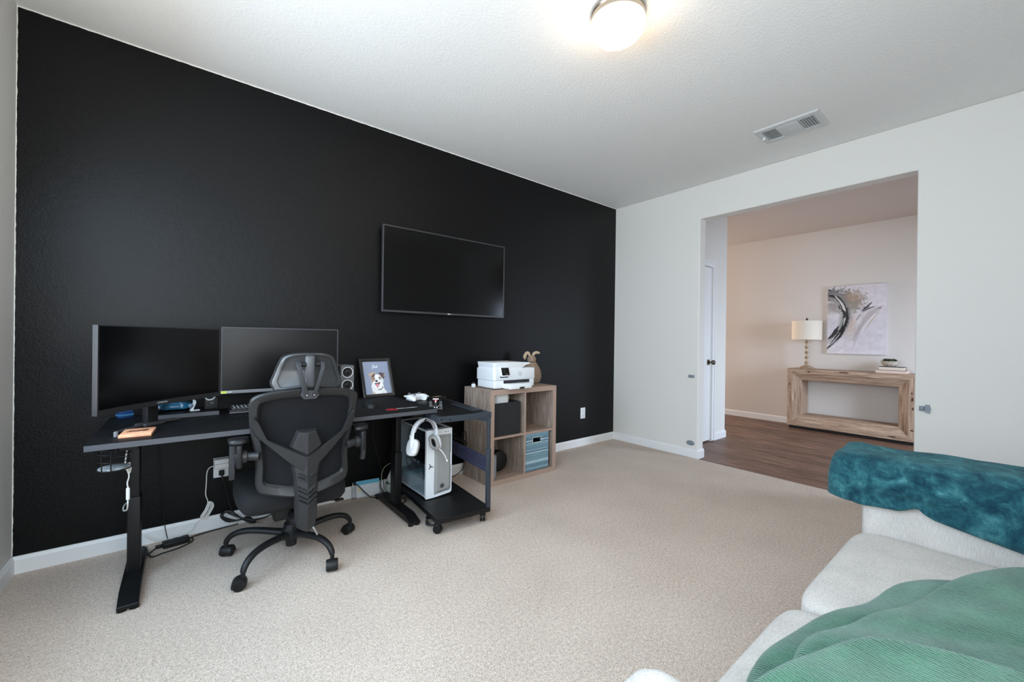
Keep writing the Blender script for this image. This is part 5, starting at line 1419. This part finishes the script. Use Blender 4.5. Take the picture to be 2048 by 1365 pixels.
cable('hanging_cable', 'thin black cable hanging from the desk behind the clear pouch', [(-2.93,-.11,.712),(-2.925,-.07,.56),(-2.912,-.05,.42),(-2.895,-.05,.34),(-2.862,-.05,.22),(-2.838,-.055,.12),(-2.835,-.07,.03),(-2.85,-.085,.006)], .0022, CABLE_BLACK)
cable('pouch_cable', 'black cable draped across the clear pouch under the desk', [(-3.055,-.060,.118),(-3.03,-.085,.105),(-2.985,-.098,.050),(-2.945,-.112,.012),(-2.90,-.118,.006),(-2.86,-.112,.006),(-2.845,-.10,.02),(-2.868,-.085,.06),(-2.866,-.075,.11)], .004, CABLE_BLACK)
cable('white_cable', 'thick white cable curling on carpet beside the clear pouch', [(-2.855,-.075,.05),(-2.835,-.085,.016),(-2.812,-.095,.008),(-2.80,-.10,.012)], .007, CABLE_WHITE)
cable('loop_cable', 'small black cable loop on carpet between desk foot and rolling table', [(-2.85,-.215,.006),(-2.795,-.205,.006),(-2.763,-.255,.006),(-2.775,-.315,.006),(-2.835,-.340,.006)], .0035, CABLE_BLACK)
cable('green_cable', 'thin pale green cable arching by the green white bag', [(-2.86,-.080,.10),(-2.855,-.070,.15),(-2.835,-.062,.19),(-2.80,-.060,.212),(-2.775,-.055,.215)], .002, plain('pale_green_cable', (196,206,168), .5))
b = MB()
b.tube(catmull([(-2.36,-.10,.45),(-2.29,-.11,.40),(-2.22,-.12,.345),(-2.16,-.13,.305),(-2.148,-.14,.29)], 8), .004, 7)
b.tube(catmull([(-2.190,-.125,.330),(-2.180,-.115,.372),(-2.150,-.11,.382),(-2.142,-.115,.330),(-2.148,-.12,.285),(-2.165,-.13,.272),(-2.180,-.13,.285)], 8), .0032, 7)
b.tube(catmull([(-2.30,-.12,.36),(-2.24,-.13,.335),(-2.19,-.14,.30),(-2.155,-.145,.292),(-2.185,-.13,.31),(-2.26,-.115,.335)], 8), .004, 7)
b.tube(catmull([(-2.150,-.13,.285),(-2.152,-.11,.20),(-2.145,-.09,.11),(-2.155,-.075,.055),(-2.21,-.07,.018),(-2.28,-.08,.008),(-2.33,-.10,.008)], 8), .0032, 7)
tag(b.build('cable_bundle', CABLE_BLACK), 'tangle of black cables between rolling table and cube shelf', 'cable')
t = thing('cable_clump', 'small clump of black cable under the front of the rolling table', 'cable', (-2.80, -.745, 0))
b = MB()
for k in range(4): b.tube(catmull([(-.03+.006*k,.0,.010),(-.01,.03+.004*k,.030+.004*k),(.035,.02,.020+.004*k),(.04,-.02-.003*k,.008+.002*k),(.0,-.025,.008)], 6, True), .0045, 7, True)
b.build('loops', CABLE_BLACK, t)

# ================================================================== THE HALL BEYOND THE OPENING
RW_D, RW_M, RW_L = (112,84,66), (164,136,114), (196,172,150)
RECV = wood('reclaimed_wood_upright', RW_D, RW_M, RW_L, (9, 9, .7), 5, .7, .25, (.33,.48,.66))
RECH = wood('reclaimed_wood_level', RW_D, RW_M, RW_L, (9, .7, 9), 5, .7, .25, (.33,.48,.66))
Y0, Y1, Z0, Z1 = -2.292, -1.004, .032, .816
CX0, CX1 = 2.565, 2.880
t = thing('console_table', 'chunky reclaimed wood console table against the hall wall', 'console table', (CX0, (Y0+Y1)/2, 0))
hw, = ((Y1-Y0)/2,)
rings = [(0, CX1-CX0), (0, .004), (.004, 0), (.062, 0), (.066, .006), (.150, .040), (.154, .046), (.154, CX1-CX0)]
def corner(i, a):   # a: 0 left-bottom,1 right-bottom,2 right-top,3 left-top  (left = +y)
    y = hw-i if a in (0, 3) else -hw+i
    z = Z0+i if a in (0, 1) else Z1-i
    return y, z
for name, a, c, m in (('bottom_beam', 0, 1, RECH), ('side_post', 1, 2, RECV), ('top_beam', 2, 3, RECH), ('side_post', 3, 0, RECV)):
    b = MB(); P = []
    for i, x in rings:
        y0, z0 = corner(i, a); y1, z1 = corner(i, c)
        row = []
        for k in range(9):
            f = k/8; row.append((x, y0+(y1-y0)*f, z0+(z1-z0)*f))
        P.append(row)
    b.grid(P)
    for k in (0, 8): b.add([P[r][k] for r in range(len(P))], [tuple(range(len(P)))])
    o = b.build(name, m, t, angle=20)
MB().box(.02, -hw+.02, 0, CX1-CX0-.02, hw-.02, Z0+.001).build('plinth', plain('black_plinth', (18,15,14), .8), t)
KN = plain('dark_knot', (70,46,34), .8)
b = MB(); rr = random.Random(4)
for y, z, s in ((hw-.24,Z1-.045,.016),(hw-.62,Z1-.03,.05),(-hw+.1,.55,.022),(-hw+.06,.49,.020),(-hw+.12,.52,.015),(hw-.05,.62,.012),(-hw+.17,.135,.03),(-hw+.24,.14,.025),(hw-.12,Z1-.09,.018)):
    n = 10; b.add([(-.0006 if abs(y) > hw-.06 or z > Z1-.06 else -.0006+.0, y+s*1.3*rr.uniform(.5,1)*math.cos(2*PI*k/n), z+s*.6*rr.uniform(.5,1)*math.sin(2*PI*k/n)) for k in range(n)], [tuple(range(n))])
# knots on the flat outer border only
b2 = MB()
for y, z, sy, sz in ((hw-.25,Z1-.035,.022,.012),(hw-.62,Z1-.020,.070,.010),(-hw+.03,.53,.012,.030),(-hw+.025,.42,.010,.022),(-hw+.036,.60,.010,.012),(hw-.03,.60,.008,.018),(-hw+.20,Z0+.035,.05,.010),(-hw+.03,.17,.018,.012)):
    n = 12; b2.add([(-.0005, y+sy*rr.uniform(.6,1)*math.cos(2*PI*k/n), z+sz*rr.uniform(.6,1)*math.sin(2*PI*k/n)) for k in range(n)], [tuple(range(n))])
b2.build('knots', KN, t)

# table lamp
t = thing('table_lamp', 'table lamp with turned pale stem and cream drum shade on console', 'lamp', (2.730, -1.178, Z1))
GLD = N('weathered_gilt_wood', rough=.45); GLD.base(GLD.ramp(GLD.noise(GLD.co(), 60, 5), [(.35, rgb(128,104,80)), (.6, rgb(196,176,148))])); GLD.b.inputs['Metallic'].default_value = .3
b = MB(); b.lathe([(.095,0),(.098,.006),(.094,.012),(.070,.020),(.066,.028),(.040,.040),(.022,.052),(.016,.062)], 36); b.build('base', GLD.m, t, angle=50)
pr = [(.016,.06)]
for i in range(5):
    z = .085+i*.070
    pr += [(.013,z-.018),(.015,z-.008),(.024,z-.003),(.026,z),(.022,z+.005),(.014,z+.012),(.012,z+.030)]
pr += [(.012,.43),(.010,.46)]
MB().lathe(pr, 24).build('stem', GLD.m, t, angle=60)
SHD = N('cream_linen_shade', rgb(232,220,204), .9, 0, .1); SHD.bump(SHD.noise(SHD.co((1,1,4)), 300, 2), .2, .001)
SHD.b.inputs['Transmission Weight'].default_value = 0.0
b = MB(); ro = [[(r*math.cos(2*PI*k/48), r*math.sin(2*PI*k/48), z) for k in range(48)] for r, z in ((.170,.402),(.172,.402),(.172,.660),(.170,.660),(.170,.402))]
b.grid(ro, closed_u=True); b.build('shade', SHD.m, t, angle=40)
b = MB()
for k in range(3):
    a = 2*PI*k/3; b.tube([(0,0,.650), (.17*math.cos(a), .17*math.sin(a), .650)], .002, 6)
b.cyl((0,0,.45),(0,0,.66),.004,n=10); b.build('harp', plain('lamp_brass', (150,122,84), .35, 1.0), t)
b = MB(); b.lathe([(.006,.655),(.006,.672),(.013,.680),(.014,.690),(.008,.700),(.002,.702)], 18); b.build('finial', plain('dark_finial', (70,58,46), .4, .6), t)
b = MB(); b.sphere((0,0,.52), (.028,.028,.04), 16, 10); b.build('bulb', plain('frosted_bulb', (238,236,230), .4), t)

# abstract canvas
def canvas_image(h=240, w=160):
    rr = np.random.RandomState(8)
    yy, xx = np.mgrid[0:h, 0:w]; X = (xx+.5)/w; Y = (yy+.5)/h
    def smooth(a, k):
        for _ in range(k): a = (a+np.roll(a,1,0)+np.roll(a,-1,0)+np.roll(a,1,1)+np.roll(a,-1,1))/5
        return a
    n1 = smooth(rr.rand(h, w), 60); n1 = (n1-n1.mean())/n1.std(); n2 = smooth(rr.rand(h, w), 8); n2 = (n2-n2.mean())/n2.std()
    img = np.zeros((h, w, 3)); img[:] = (216, 208, 212); img += n1[..., None]*3+n2[..., None]*2
    def lay(mask, c, a=1.0):
        m = np.clip(mask, 0, 1)[..., None]*a; img[:] = img*(1-m)+np.array(c)*m
    XX = X*w/h
    def blob(cx, cy, rx, ry, ang=0, soft=.5, jag=.0):
        a = math.radians(ang); dx = (X-cx)*w/h; dy = Y-cy
        u = (dx*math.cos(a)+dy*math.sin(a))/rx; v = (-dx*math.sin(a)+dy*math.cos(a))/ry
        return (1-np.sqrt(u*u+v*v)+jag*n2*.3)/soft
    def stroke(pts, wd, jag=.6, soft=.4, dry=0.0):
        p = [(v.x, v.y) for v in catmull([(a, c, 0) for a, c in pts], 10)]; D = np.full((h, w), 9.0); Tn = np.zeros((h, w))
        for i in range(len(p)-1):
            ax, ay = p[i][0]*w/h, p[i][1]; bx, by_ = p[i+1][0]*w/h, p[i+1][1]
            L = max(1e-9, (bx-ax)**2+(by_-ay)**2); tt = np.clip(((XX-ax)*(bx-ax)+(Y-ay)*(by_-ay))/L, 0, 1)
            d_ = np.hypot(XX-ax-tt*(bx-ax), Y-ay-tt*(by_-ay)); k = d_ < D; D = np.where(k, d_, D); Tn = np.where(k, (i+tt)/(len(p)-1), Tn)
        sg = np.zeros((h, w)); ph_ = rr.rand(8)*6.28
        for i, (fr_, am) in enumerate(((1.6, .5), (3.7, .5), (7.9, .4), (15.0, .3))):
            sg += am*np.sin(fr_*D/wd*2.2+ph_[i]+(1.5+i)*Tn*2.0)
        prof = wd*(.35+.65*np.sin(np.clip(Tn*.9+.08, 0, 1)*PI))
        return ((prof*(1+jag*.10*n2)-D)/(wd*soft)) - dry*np.maximum(0, sg+.35*n2)
    lay(blob(.30,.20,.30,.20,15,.6,.5), (132,130,128), .85); lay(blob(.42,.22,.16,.17,30,.6,.5), (176,146,122), .75); lay(blob(.10,.10,.16,.08,0,.7,.6), (92,92,92), .7)
    lay(blob(.47,.30,.10,.10,20,.7,.6), (150,144,132), .7); lay(blob(.12,.30,.20,.12,-20,.6,.4), (158,150,146), .8); lay(blob(.42,.60,.07,.22,12,.8,.6), (206,180,162), .7)
    lay(blob(.52,.66,.05,.16,25,.9,.6), (188,166,152), .5)
    lay(stroke([(.0,.15),(.16,.15),(.26,.30),(.30,.46),(.22,.66),(.0,.84)], .075, .7), (172,168,164), .8)
    lay(blob(.16,.16,.24,.10,25,.9,.6), (120,118,116), .55); lay(blob(.40,.36,.10,.16,20,.9,.7), (150,144,136), .55)
    lay(stroke([(.0,.10),(.20,.14),(.34,.30),(.38,.48),(.30,.68),(.10,.88)], .060, .9, .6, .6), (128,126,124), .6)
    lay(stroke([(.02,.13),(.18,.17),(.29,.32),(.33,.46),(.28,.62),(.14,.80),(.0,.93)], .040, 1.3, .4, .35), (40,38,38), 1)
    lay(stroke([(.14,.14),(.27,.28),(.315,.43),(.29,.58)], .022, 1.2, .4, .5), (222,216,212), .95)
    lay(stroke([(.20,.60),(.13,.70),(.02,.78)], .028, 1.2, .4, .3), (44,42,42), .95)
    lay(stroke([(.30,.60),(.22,.74),(.06,.86)], .030, 1.2, .4, .4), (34,32,32), .95)
    lay(stroke([(.27,.36),(.32,.42),(.30,.47)], .026, 1.3), (48,50,50), .95); lay(stroke([(.25,.68),(.12,.82),(.02,.89)], .010, 1, .5, .5), (226,220,220), .9)
    lay(stroke([(.20,.28),(.22,.34)], .010, 1), (52,50,50), .9); lay(stroke([(.0,.04),(.07,.06)], .02, 1.3), (60,60,60), .8)
    lay(stroke([(.27,.46),(.26,.55),(.21,.60)], .030, 1, .6), (146,150,140), .6)
    lay(stroke([(.92,.32),(.75,.42),(.60,.60),(.46,.80)], .060, .9, .6, .5), (178,166,166), .75)
    lay(stroke([(.82,.42),(.68,.56),(.52,.76)], .020, 1, .5, .5), (232,226,228), .8); lay(stroke([(.88,.40),(.74,.54),(.62,.70)], .018, 1, .6, .6), (190,172,140), .6)
    lay(stroke([(.76,.26),(.66,.34),(.58,.38)], .016, 1.3, .5, .4), (44,44,46), .95); lay(stroke([(.80,.32),(.70,.35),(.60,.40)], .013, 1.3, .5, .5), (70,70,72), .9)
    lay(stroke([(.86,.35),(.92,.34)], .015, 1.2, .5, .5), (120,116,122), .8); lay(stroke([(.58,.42),(.50,.52)], .008, 1.2, .5, .4), (110,102,100), .8)
    lay(stroke([(.30,.88),(.20,.96)], .012, 1, .6, .6), (190,182,186), .7); lay(stroke([(.60,.64),(.50,.80),(.45,.92)], .020, 1, .8, .6), (186,176,178), .6)
    return np.clip(img, 0, 255)
t = thing('abstract_painting', 'unframed abstract canvas with sweeping grey and black strokes above console', 'painting', (2.900, -1.680, 1.030), math.radians(-90))
PW2, PH2 = .306, .912
MB().box(-PW2, -.034, 0, PW2, -.001, PH2).build('canvas', plain('canvas_edge', (210,204,204), .8), t, bevel=.003)
raster('brush_painting', canvas_image(), 2*PW2-.004, PH2-.004, picture_mat('brush_paint', .6, .2), t, (0, -.0346, .002), (0, 0, 0))

# books and bowl
def book(name, label, loc, rz, w_, d_, h_, cover, page):
    t = thing(name, label, 'book', loc, rz, 'books under the succulent bowl')
    MB().box(-d_/2+.005, -w_/2+.004, .0035, d_/2-.004, w_/2-.004, h_-.0035).build('pages', page, t)
    b = MB(); b.box(-d_/2, -w_/2, 0, d_/2, w_/2, .0032); b.box(-d_/2, -w_/2, h_-.0032, d_/2, w_/2, h_); b.box(d_/2-.004, -w_/2, .0032, d_/2, w_/2, h_-.0032); b.build('cover', cover, t, bevel=.001)
PG = plain('cream_pages', (214,198,180), .8, fine=.2, scale=200)
book('book', 'larger book with pale cover at the bottom under the succulent bowl', (2.735, -2.062, Z1), 0, .285, .21, .036, plain('blush_cover', (206,182,168), .6), plain('pink_pages', (216,192,178), .8))
book('book', 'smaller dark covered book directly under the succulent bowl', (2.735, -2.062, Z1+.036), math.radians(3), .235, .18, .042, plain('black_cover', (34,34,36), .6), PG)
t = thing('succulent_bowl', 'round stone bowl of green succulents on the two books', 'planter', (2.735, -2.038, Z1+.078))
STN = N('pale_stone', rough=.85); STN.base(STN.ramp(STN.noise(STN.co(), 50, 5), [(.35, rgb(160,146,130)), (.65, rgb(206,194,180))])); STN.bump(STN.noise(STN.co(), 120, 3), .3, .002)
MB().lathe([(.002,0),(.045,0),(.060,.010),(.078,.034),(.088,.066),(.084,.068),(.076,.050),(.002,.046)], 36).build('bowl', STN.m, t, angle=60)
GRN = [plain('dark_succulent', (44,58,34), .6), plain('mid_succulent', (74,92,54), .6), plain('deep_succulent', (34,48,30), .6)]
rr = random.Random(9)
MB().lathe([(.080,.060),(.06,.066),(.002,.07)], 24).build('moss', plain('dark_moss', (34,38,22), .95, fine=.6, scale=200), t)
for i in range(15):
    a = rr.uniform(0, 2*PI); r = .058*math.sqrt(rr.random()) if i > 5 else .06; cx, cy = r*math.cos(a), r*math.sin(a)
    b = MB(); L = rr.uniform(.030, .050)
    for ringi, (n, el, s) in enumerate(((7, .25, 1.0), (6, .7, .9), (5, 1.15, .8))):
        for k in range(n):
            aa = 2*PI*k/n+ringi*.5; dx, dy, dzz = math.cos(aa)*math.cos(el), math.sin(aa)*math.cos(el), math.sin(el)
            p0 = Vector((cx, cy, .066)); p1 = p0+Vector((dx, dy, dzz))*L*s; w_ = L*.22; sd = Vector((-dy, dx, 0)).normalized()*w_; md = (p0+p1)/2
            b.add([p0, md+sd-Vector((0,0,.002)), p1, md-sd-Vector((0,0,.002)), md+Vector((0,0,.006))], [(0,1,4),(1,2,4),(2,3,4),(3,0,4),(0,3,2,1)])
    b.build('succulent', GRN[i % 3], t)

# ================================================================== SOFA WITH THROWS
LINEN = weave('oatmeal_linen', (206,199,192), (158,152,146), .6)
AX0, AX1, LX0, LX1, SYF, SYB = -1.950, -1.615, -3.735, -3.400, -2.655, -3.500
t = thing('sofa', 'oatmeal linen two seat sofa facing the black wall', 'sofa', (0, 0, 0))
b = MB(); b.rbox(LX0+.05, SYB+.03, .10, AX1-.05, SYF-.012, .33, .01, 3); b.build('base', LINEN, t)
def arm(x0, x1, zt):
    b = MB(); P = []
    r = .055
    pr = [(x0+.012,.09),(x0,.12),(x0,zt-r)] + [(x0+r-r*math.cos(a), zt-r+r*math.sin(a)) for a in [PI/2*k/5 for k in range(1, 6)]] + [(x1-r+r*math.sin(a), zt-r+r*math.cos(a)) for a in [PI/2*k/5 for k in range(0, 6)]] + [(x1,.12),(x1-.012,.09)]
    cx, cz = (x0+x1)/2, .40
    for y, q in ((SYF+.0, .80), (SYF+.0, .90), (SYF-.010, .955), (SYF-.030, .99), (SYF-.05, 1.0), (-3.0, 1.0), (SYB, 1.0)):
        P.append([(cx+(x-cx)*q if q < 1 else x, y, cz+(z-cz)*(q if z > cz else 1)) for x, z in pr])
    b.grid(P, closed_u=True); n = len(pr); b.f += [tuple(range(n)), tuple(range(6*n, 7*n))[::-1]]; b.m += [0,0]; b.fs += [False, False]
    return b.build('arm', LINEN, t, angle=70)
arm(AX0, AX1, .655); arm(LX0, LX1, .655)
b = MB(); b.rbox(LX0+.02, SYB, .12, AX1-.02, SYB+.16, .84, .05, 4); b.build('back_frame', LINEN, t, angle=60)
xm = (AX0+LX1)/2
def cushion(x0, x1, y0, y1, z0, z1, puff, name):
    n, m = 22, 18; b = MB(); P = []
    for i in range(m*2+1):
        v = -1+2*i/(m*2); row = []
        for j in range(n*2):
            pass
    # superellipsoid slab with a soft crown
    cx, cy, cz = (x0+x1)/2, (y0+y1)/2, (z0+z1)/2; hx, hy, hz = (x1-x0)/2, (y1-y0)/2, (z1-z0)/2
    nu, nv = 72, 22
    def sp(c, e): return math.copysign(abs(c)**e, c)
    for i in range(nv+1):
        ph = -PI/2+PI*i/nv; row = []
        for j in range(nu):
            th = 2*PI*j/nu
            cp = sp(math.cos(ph), .28); sz = sp(math.sin(ph), .42)
            ux, uy = sp(math.cos(th), .20)*cp, sp(math.sin(th), .20)*cp
            row.append((cx+hx*ux, cy+hy*uy, cz+hz*sz+puff*sz*(1-ux*ux)*(1-uy*uy)))
        P.append(row)
    b.grid(P, closed_u=True); return b.build(name, LINEN, t, angle=80)
cushion(xm+.003, AX0+.004, -3.34, -2.640, .325, .458, .012, 'seat_cushion')
cushion(LX1-.004, xm-.003, -3.34, -2.632, .325, .458, .012, 'seat_cushion')
for x0, x1 in ((xm+.01, AX0-.02), (LX1+.02, xm-.01)):
    cushion(x0, x1, -3.40, -3.24, .465, .86, 0, 'back_cushion')
for x in (LX0+.08, AX1-.08):
    for y in (SYF-.06, SYB+.08):
        MB().cyl((x, y, 0), (x, y, .11), .018, .026, 16).build('foot', plain('dark_wood_foot', (58,42,32), .5), t)

# teal fleece over the far arm
FL = N('teal_fleece', rough=.95, spec=.1)
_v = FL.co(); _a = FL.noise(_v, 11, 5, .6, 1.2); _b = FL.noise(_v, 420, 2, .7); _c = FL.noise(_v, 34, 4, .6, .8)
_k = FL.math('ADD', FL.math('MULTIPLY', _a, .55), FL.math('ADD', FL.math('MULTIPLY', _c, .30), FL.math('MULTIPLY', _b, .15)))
FL.base(FL.ramp(_k, [(.36, rgb(18,44,58)), (.48, rgb(32,74,84)), (.58, rgb(54,104,110)), (.70, rgb(98,148,152))]))  # sheen of the nap put into the colour as pale and dark mottling
FL.bump(FL.math('ADD', FL.math('MULTIPLY', _b, .7), FL.math('MULTIPLY', _c, .6)), .7, .006)
FL.b.inputs['Sheen Weight'].default_value = .3; FL.b.inputs['Sheen Roughness'].default_value = .4; FL.b.inputs['Sheen Tint'].default_value = rgb(150,196,200)
rs = np.random.RandomState(4)
ph = rs.rand(12)*6.28
def wob(s, y):
    return .005*math.sin(7*y+3*s+ph[0])+.0035*math.sin(15*y-5*s+ph[1])+.003*math.sin(11*s+4*y+ph[2])+.002*math.sin(31*y+9*s+ph[3])
def hem(y):
    u = -y
    pts = [(2.58,.560),(2.66,.546),(2.71,.552),(2.767,.556),(2.806,.578),(2.815,.582),(2.83,.566),(2.856,.552),(2.95,.535),(3.05,.517),(3.2,.49),(3.45,.47)]
    for (a, za), (c, zc) in zip(pts[:-1], pts[1:]):
        if u <= c: return za+(zc-za)*max(0, (u-a)/(c-a))
    return pts[-1][1]
xi, xo, zt, r = AX0-.020, AX1+.028, .712, .085
def section(y, q=1.0, drop=0.0):
    out = []; hz = hem(y)
    base = [(xi, hz+(zt-r-hz)*k/6) for k in range(7)] + [(xi+r-r*math.cos(a), zt-r+r*math.sin(a)) for a in [PI/2*k/8 for k in range(1, 9)]]
    base += [(xi+r+(xo-xi-2*r)*k/6, zt) for k in range(1, 6)] + [(xo-r+r*math.sin(a), zt-r+r*math.cos(a)) for a in [PI/2*k/8 for k in range(0, 9)]] + [(xo, zt-r-(zt-r-max(.36, .54-.5*max(0, -y-2.62)))*k/6) for k in range(1, 7)]
    cx, cz = (xi+xo)/2, .60; n = len(base)
    for i, (x, z) in enumerate(base):
        s = i/n*3; nx, nz = (x-cx), (z-cz); L = math.hypot(nx, nz); w_ = wob(s, y)*(1 if i > 2 else .35)
        out.append((cx+(x-cx)*q+nx/L*w_, y, cz+(z-cz)*q+nz/L*w_-drop))
    return out
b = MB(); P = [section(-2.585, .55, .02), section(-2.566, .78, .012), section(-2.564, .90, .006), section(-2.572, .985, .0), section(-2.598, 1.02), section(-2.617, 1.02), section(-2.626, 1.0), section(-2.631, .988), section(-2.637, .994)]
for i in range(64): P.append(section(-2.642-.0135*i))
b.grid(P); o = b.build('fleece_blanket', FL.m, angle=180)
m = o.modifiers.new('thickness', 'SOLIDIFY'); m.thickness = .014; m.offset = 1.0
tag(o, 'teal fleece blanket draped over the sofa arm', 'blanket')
# green knitted throw heaped on the seat
KNIT = N('green_knit', rough=.92, spec=.15)
_v = KNIT.co()
_w = KNIT.n('ShaderNodeTexWave', wave_type='BANDS', bands_direction='X'); _w.inputs['Scale'].default_value = 72; _w.inputs['Distortion'].default_value = 5.0; _w.inputs['Detail'].default_value = 3; _w.inputs['Detail Scale'].default_value = 1.6; KNIT.l(KNIT.co((1, .35, .3), (0, 0, .6)), _w.inputs['Vector'])
_n = KNIT.noise(_v, 14, 4); _f = KNIT.noise(_v, 260, 3, .7)
_nub = KNIT.n('ShaderNodeTexVoronoi'); _nub.inputs['Scale'].default_value = 70; KNIT.l(_v, _nub.inputs['Vector'])
_nb = KNIT.math('LESS_THAN', _nub.outputs['Distance'], .10)
_k = KNIT.math('ADD', KNIT.math('MULTIPLY', _w.outputs['Fac'], .15), KNIT.math('ADD', KNIT.math('MULTIPLY', _n, .45), KNIT.math('MULTIPLY', _f, .30)))
KNIT.base(KNIT.ramp(_k, [(.30, rgb(31,68,51)), (.50, rgb(52,98,74)), (.70, rgb(78,126,98))]))
_h = KNIT.math('ADD', KNIT.math('MULTIPLY', _w.outputs['Fac'], .36), KNIT.math('ADD', KNIT.math('MULTIPLY', _f, .55), KNIT.math('MULTIPLY', _nb, .8)))
KNIT.bump(_h, .6, .004); KNIT.b.inputs['Sheen Weight'].default_value = .25
def heap(b, outline, zlow, zrim, ztop, seed, sub=5, rim=.045, inner=None):
    c = [(v.x, v.y) for v in catmull([(x, y, 0) for x, y in outline], sub, True)]
    cx = sum(p[0] for p in c)/len(c); cy = sum(p[1] for p in c)/len(c)
    if inner: cx, cy = inner
    rr_ = np.random.RandomState(seed); p_ = rr_.rand(6)*6.28; P = []
    prof = [(0.96, 0.0), (0.992, .25), (1.0, .5), (0.994, .72), (0.965, .90), (0.92, .985), (0.86, 1.02), (0.7, 1.08), (0.5, 1.13), (0.25, 1.16), (0.01, 1.17)]
    for q, f in prof:
        row = []
        for x, y in c:
            X_ = cx+(x-cx)*q; Y_ = cy+(y-cy)*q
            z = zlow+(zrim-zlow)*f if f <= 1 else zrim+(ztop-zrim)*(f-1)/.17
            if f > .3: z += .010*math.sin(9*X_+5*Y_+p_[0])+.007*math.sin(17*Y_-6*X_+p_[1])+.004*math.sin(33*X_+21*Y_+p_[2])
            row.append((X_, Y_, z))
        P.append(row)
    b.grid(P, closed_u=True); k = len(b.v)-len(c); b.f.append(tuple(range(k, len(b.v)))); b.m.append(0); b.fs.append(False)
b = MB()
heap(b, [(-3.25,-2.735),(-3.10,-2.735),(-2.93,-2.775),(-2.80,-2.820),(-2.66,-2.862),(-2.53,-2.955),(-2.44,-3.05),(-2.42,-3.16),(-2.60,-3.23),(-3.0,-3.235),(-3.33,-3.22),(-3.375,-3.0),(-3.36,-2.80)], .462, .590, .625, 1)
heap(b, [(-3.22,-2.80),(-3.00,-2.835),(-2.86,-2.875),(-2.62,-2.965),(-2.44,-3.06),(-2.46,-3.15),(-2.70,-3.22),(-3.1,-3.22),(-3.34,-3.18),(-3.35,-2.95)], .560, .640, .658, 5)
heap(b, [(-3.47,-2.815),(-3.36,-2.822),(-3.26,-2.850),(-3.185,-2.889),(-3.150,-2.950),(-3.125,-3.03),(-3.10,-3.13),(-3.16,-3.22),(-3.36,-3.22),(-3.47,-3.10),(-3.49,-2.93)], .62, .715, .722, 9)
o = b.build('knit_throw', KNIT.m, angle=180)
s = o.modifiers.new('subdivision', 'SUBSURF'); s.levels = 1; s.render_levels = 1
tag(o, 'green knitted throw heaped on the sofa seat', 'throw')
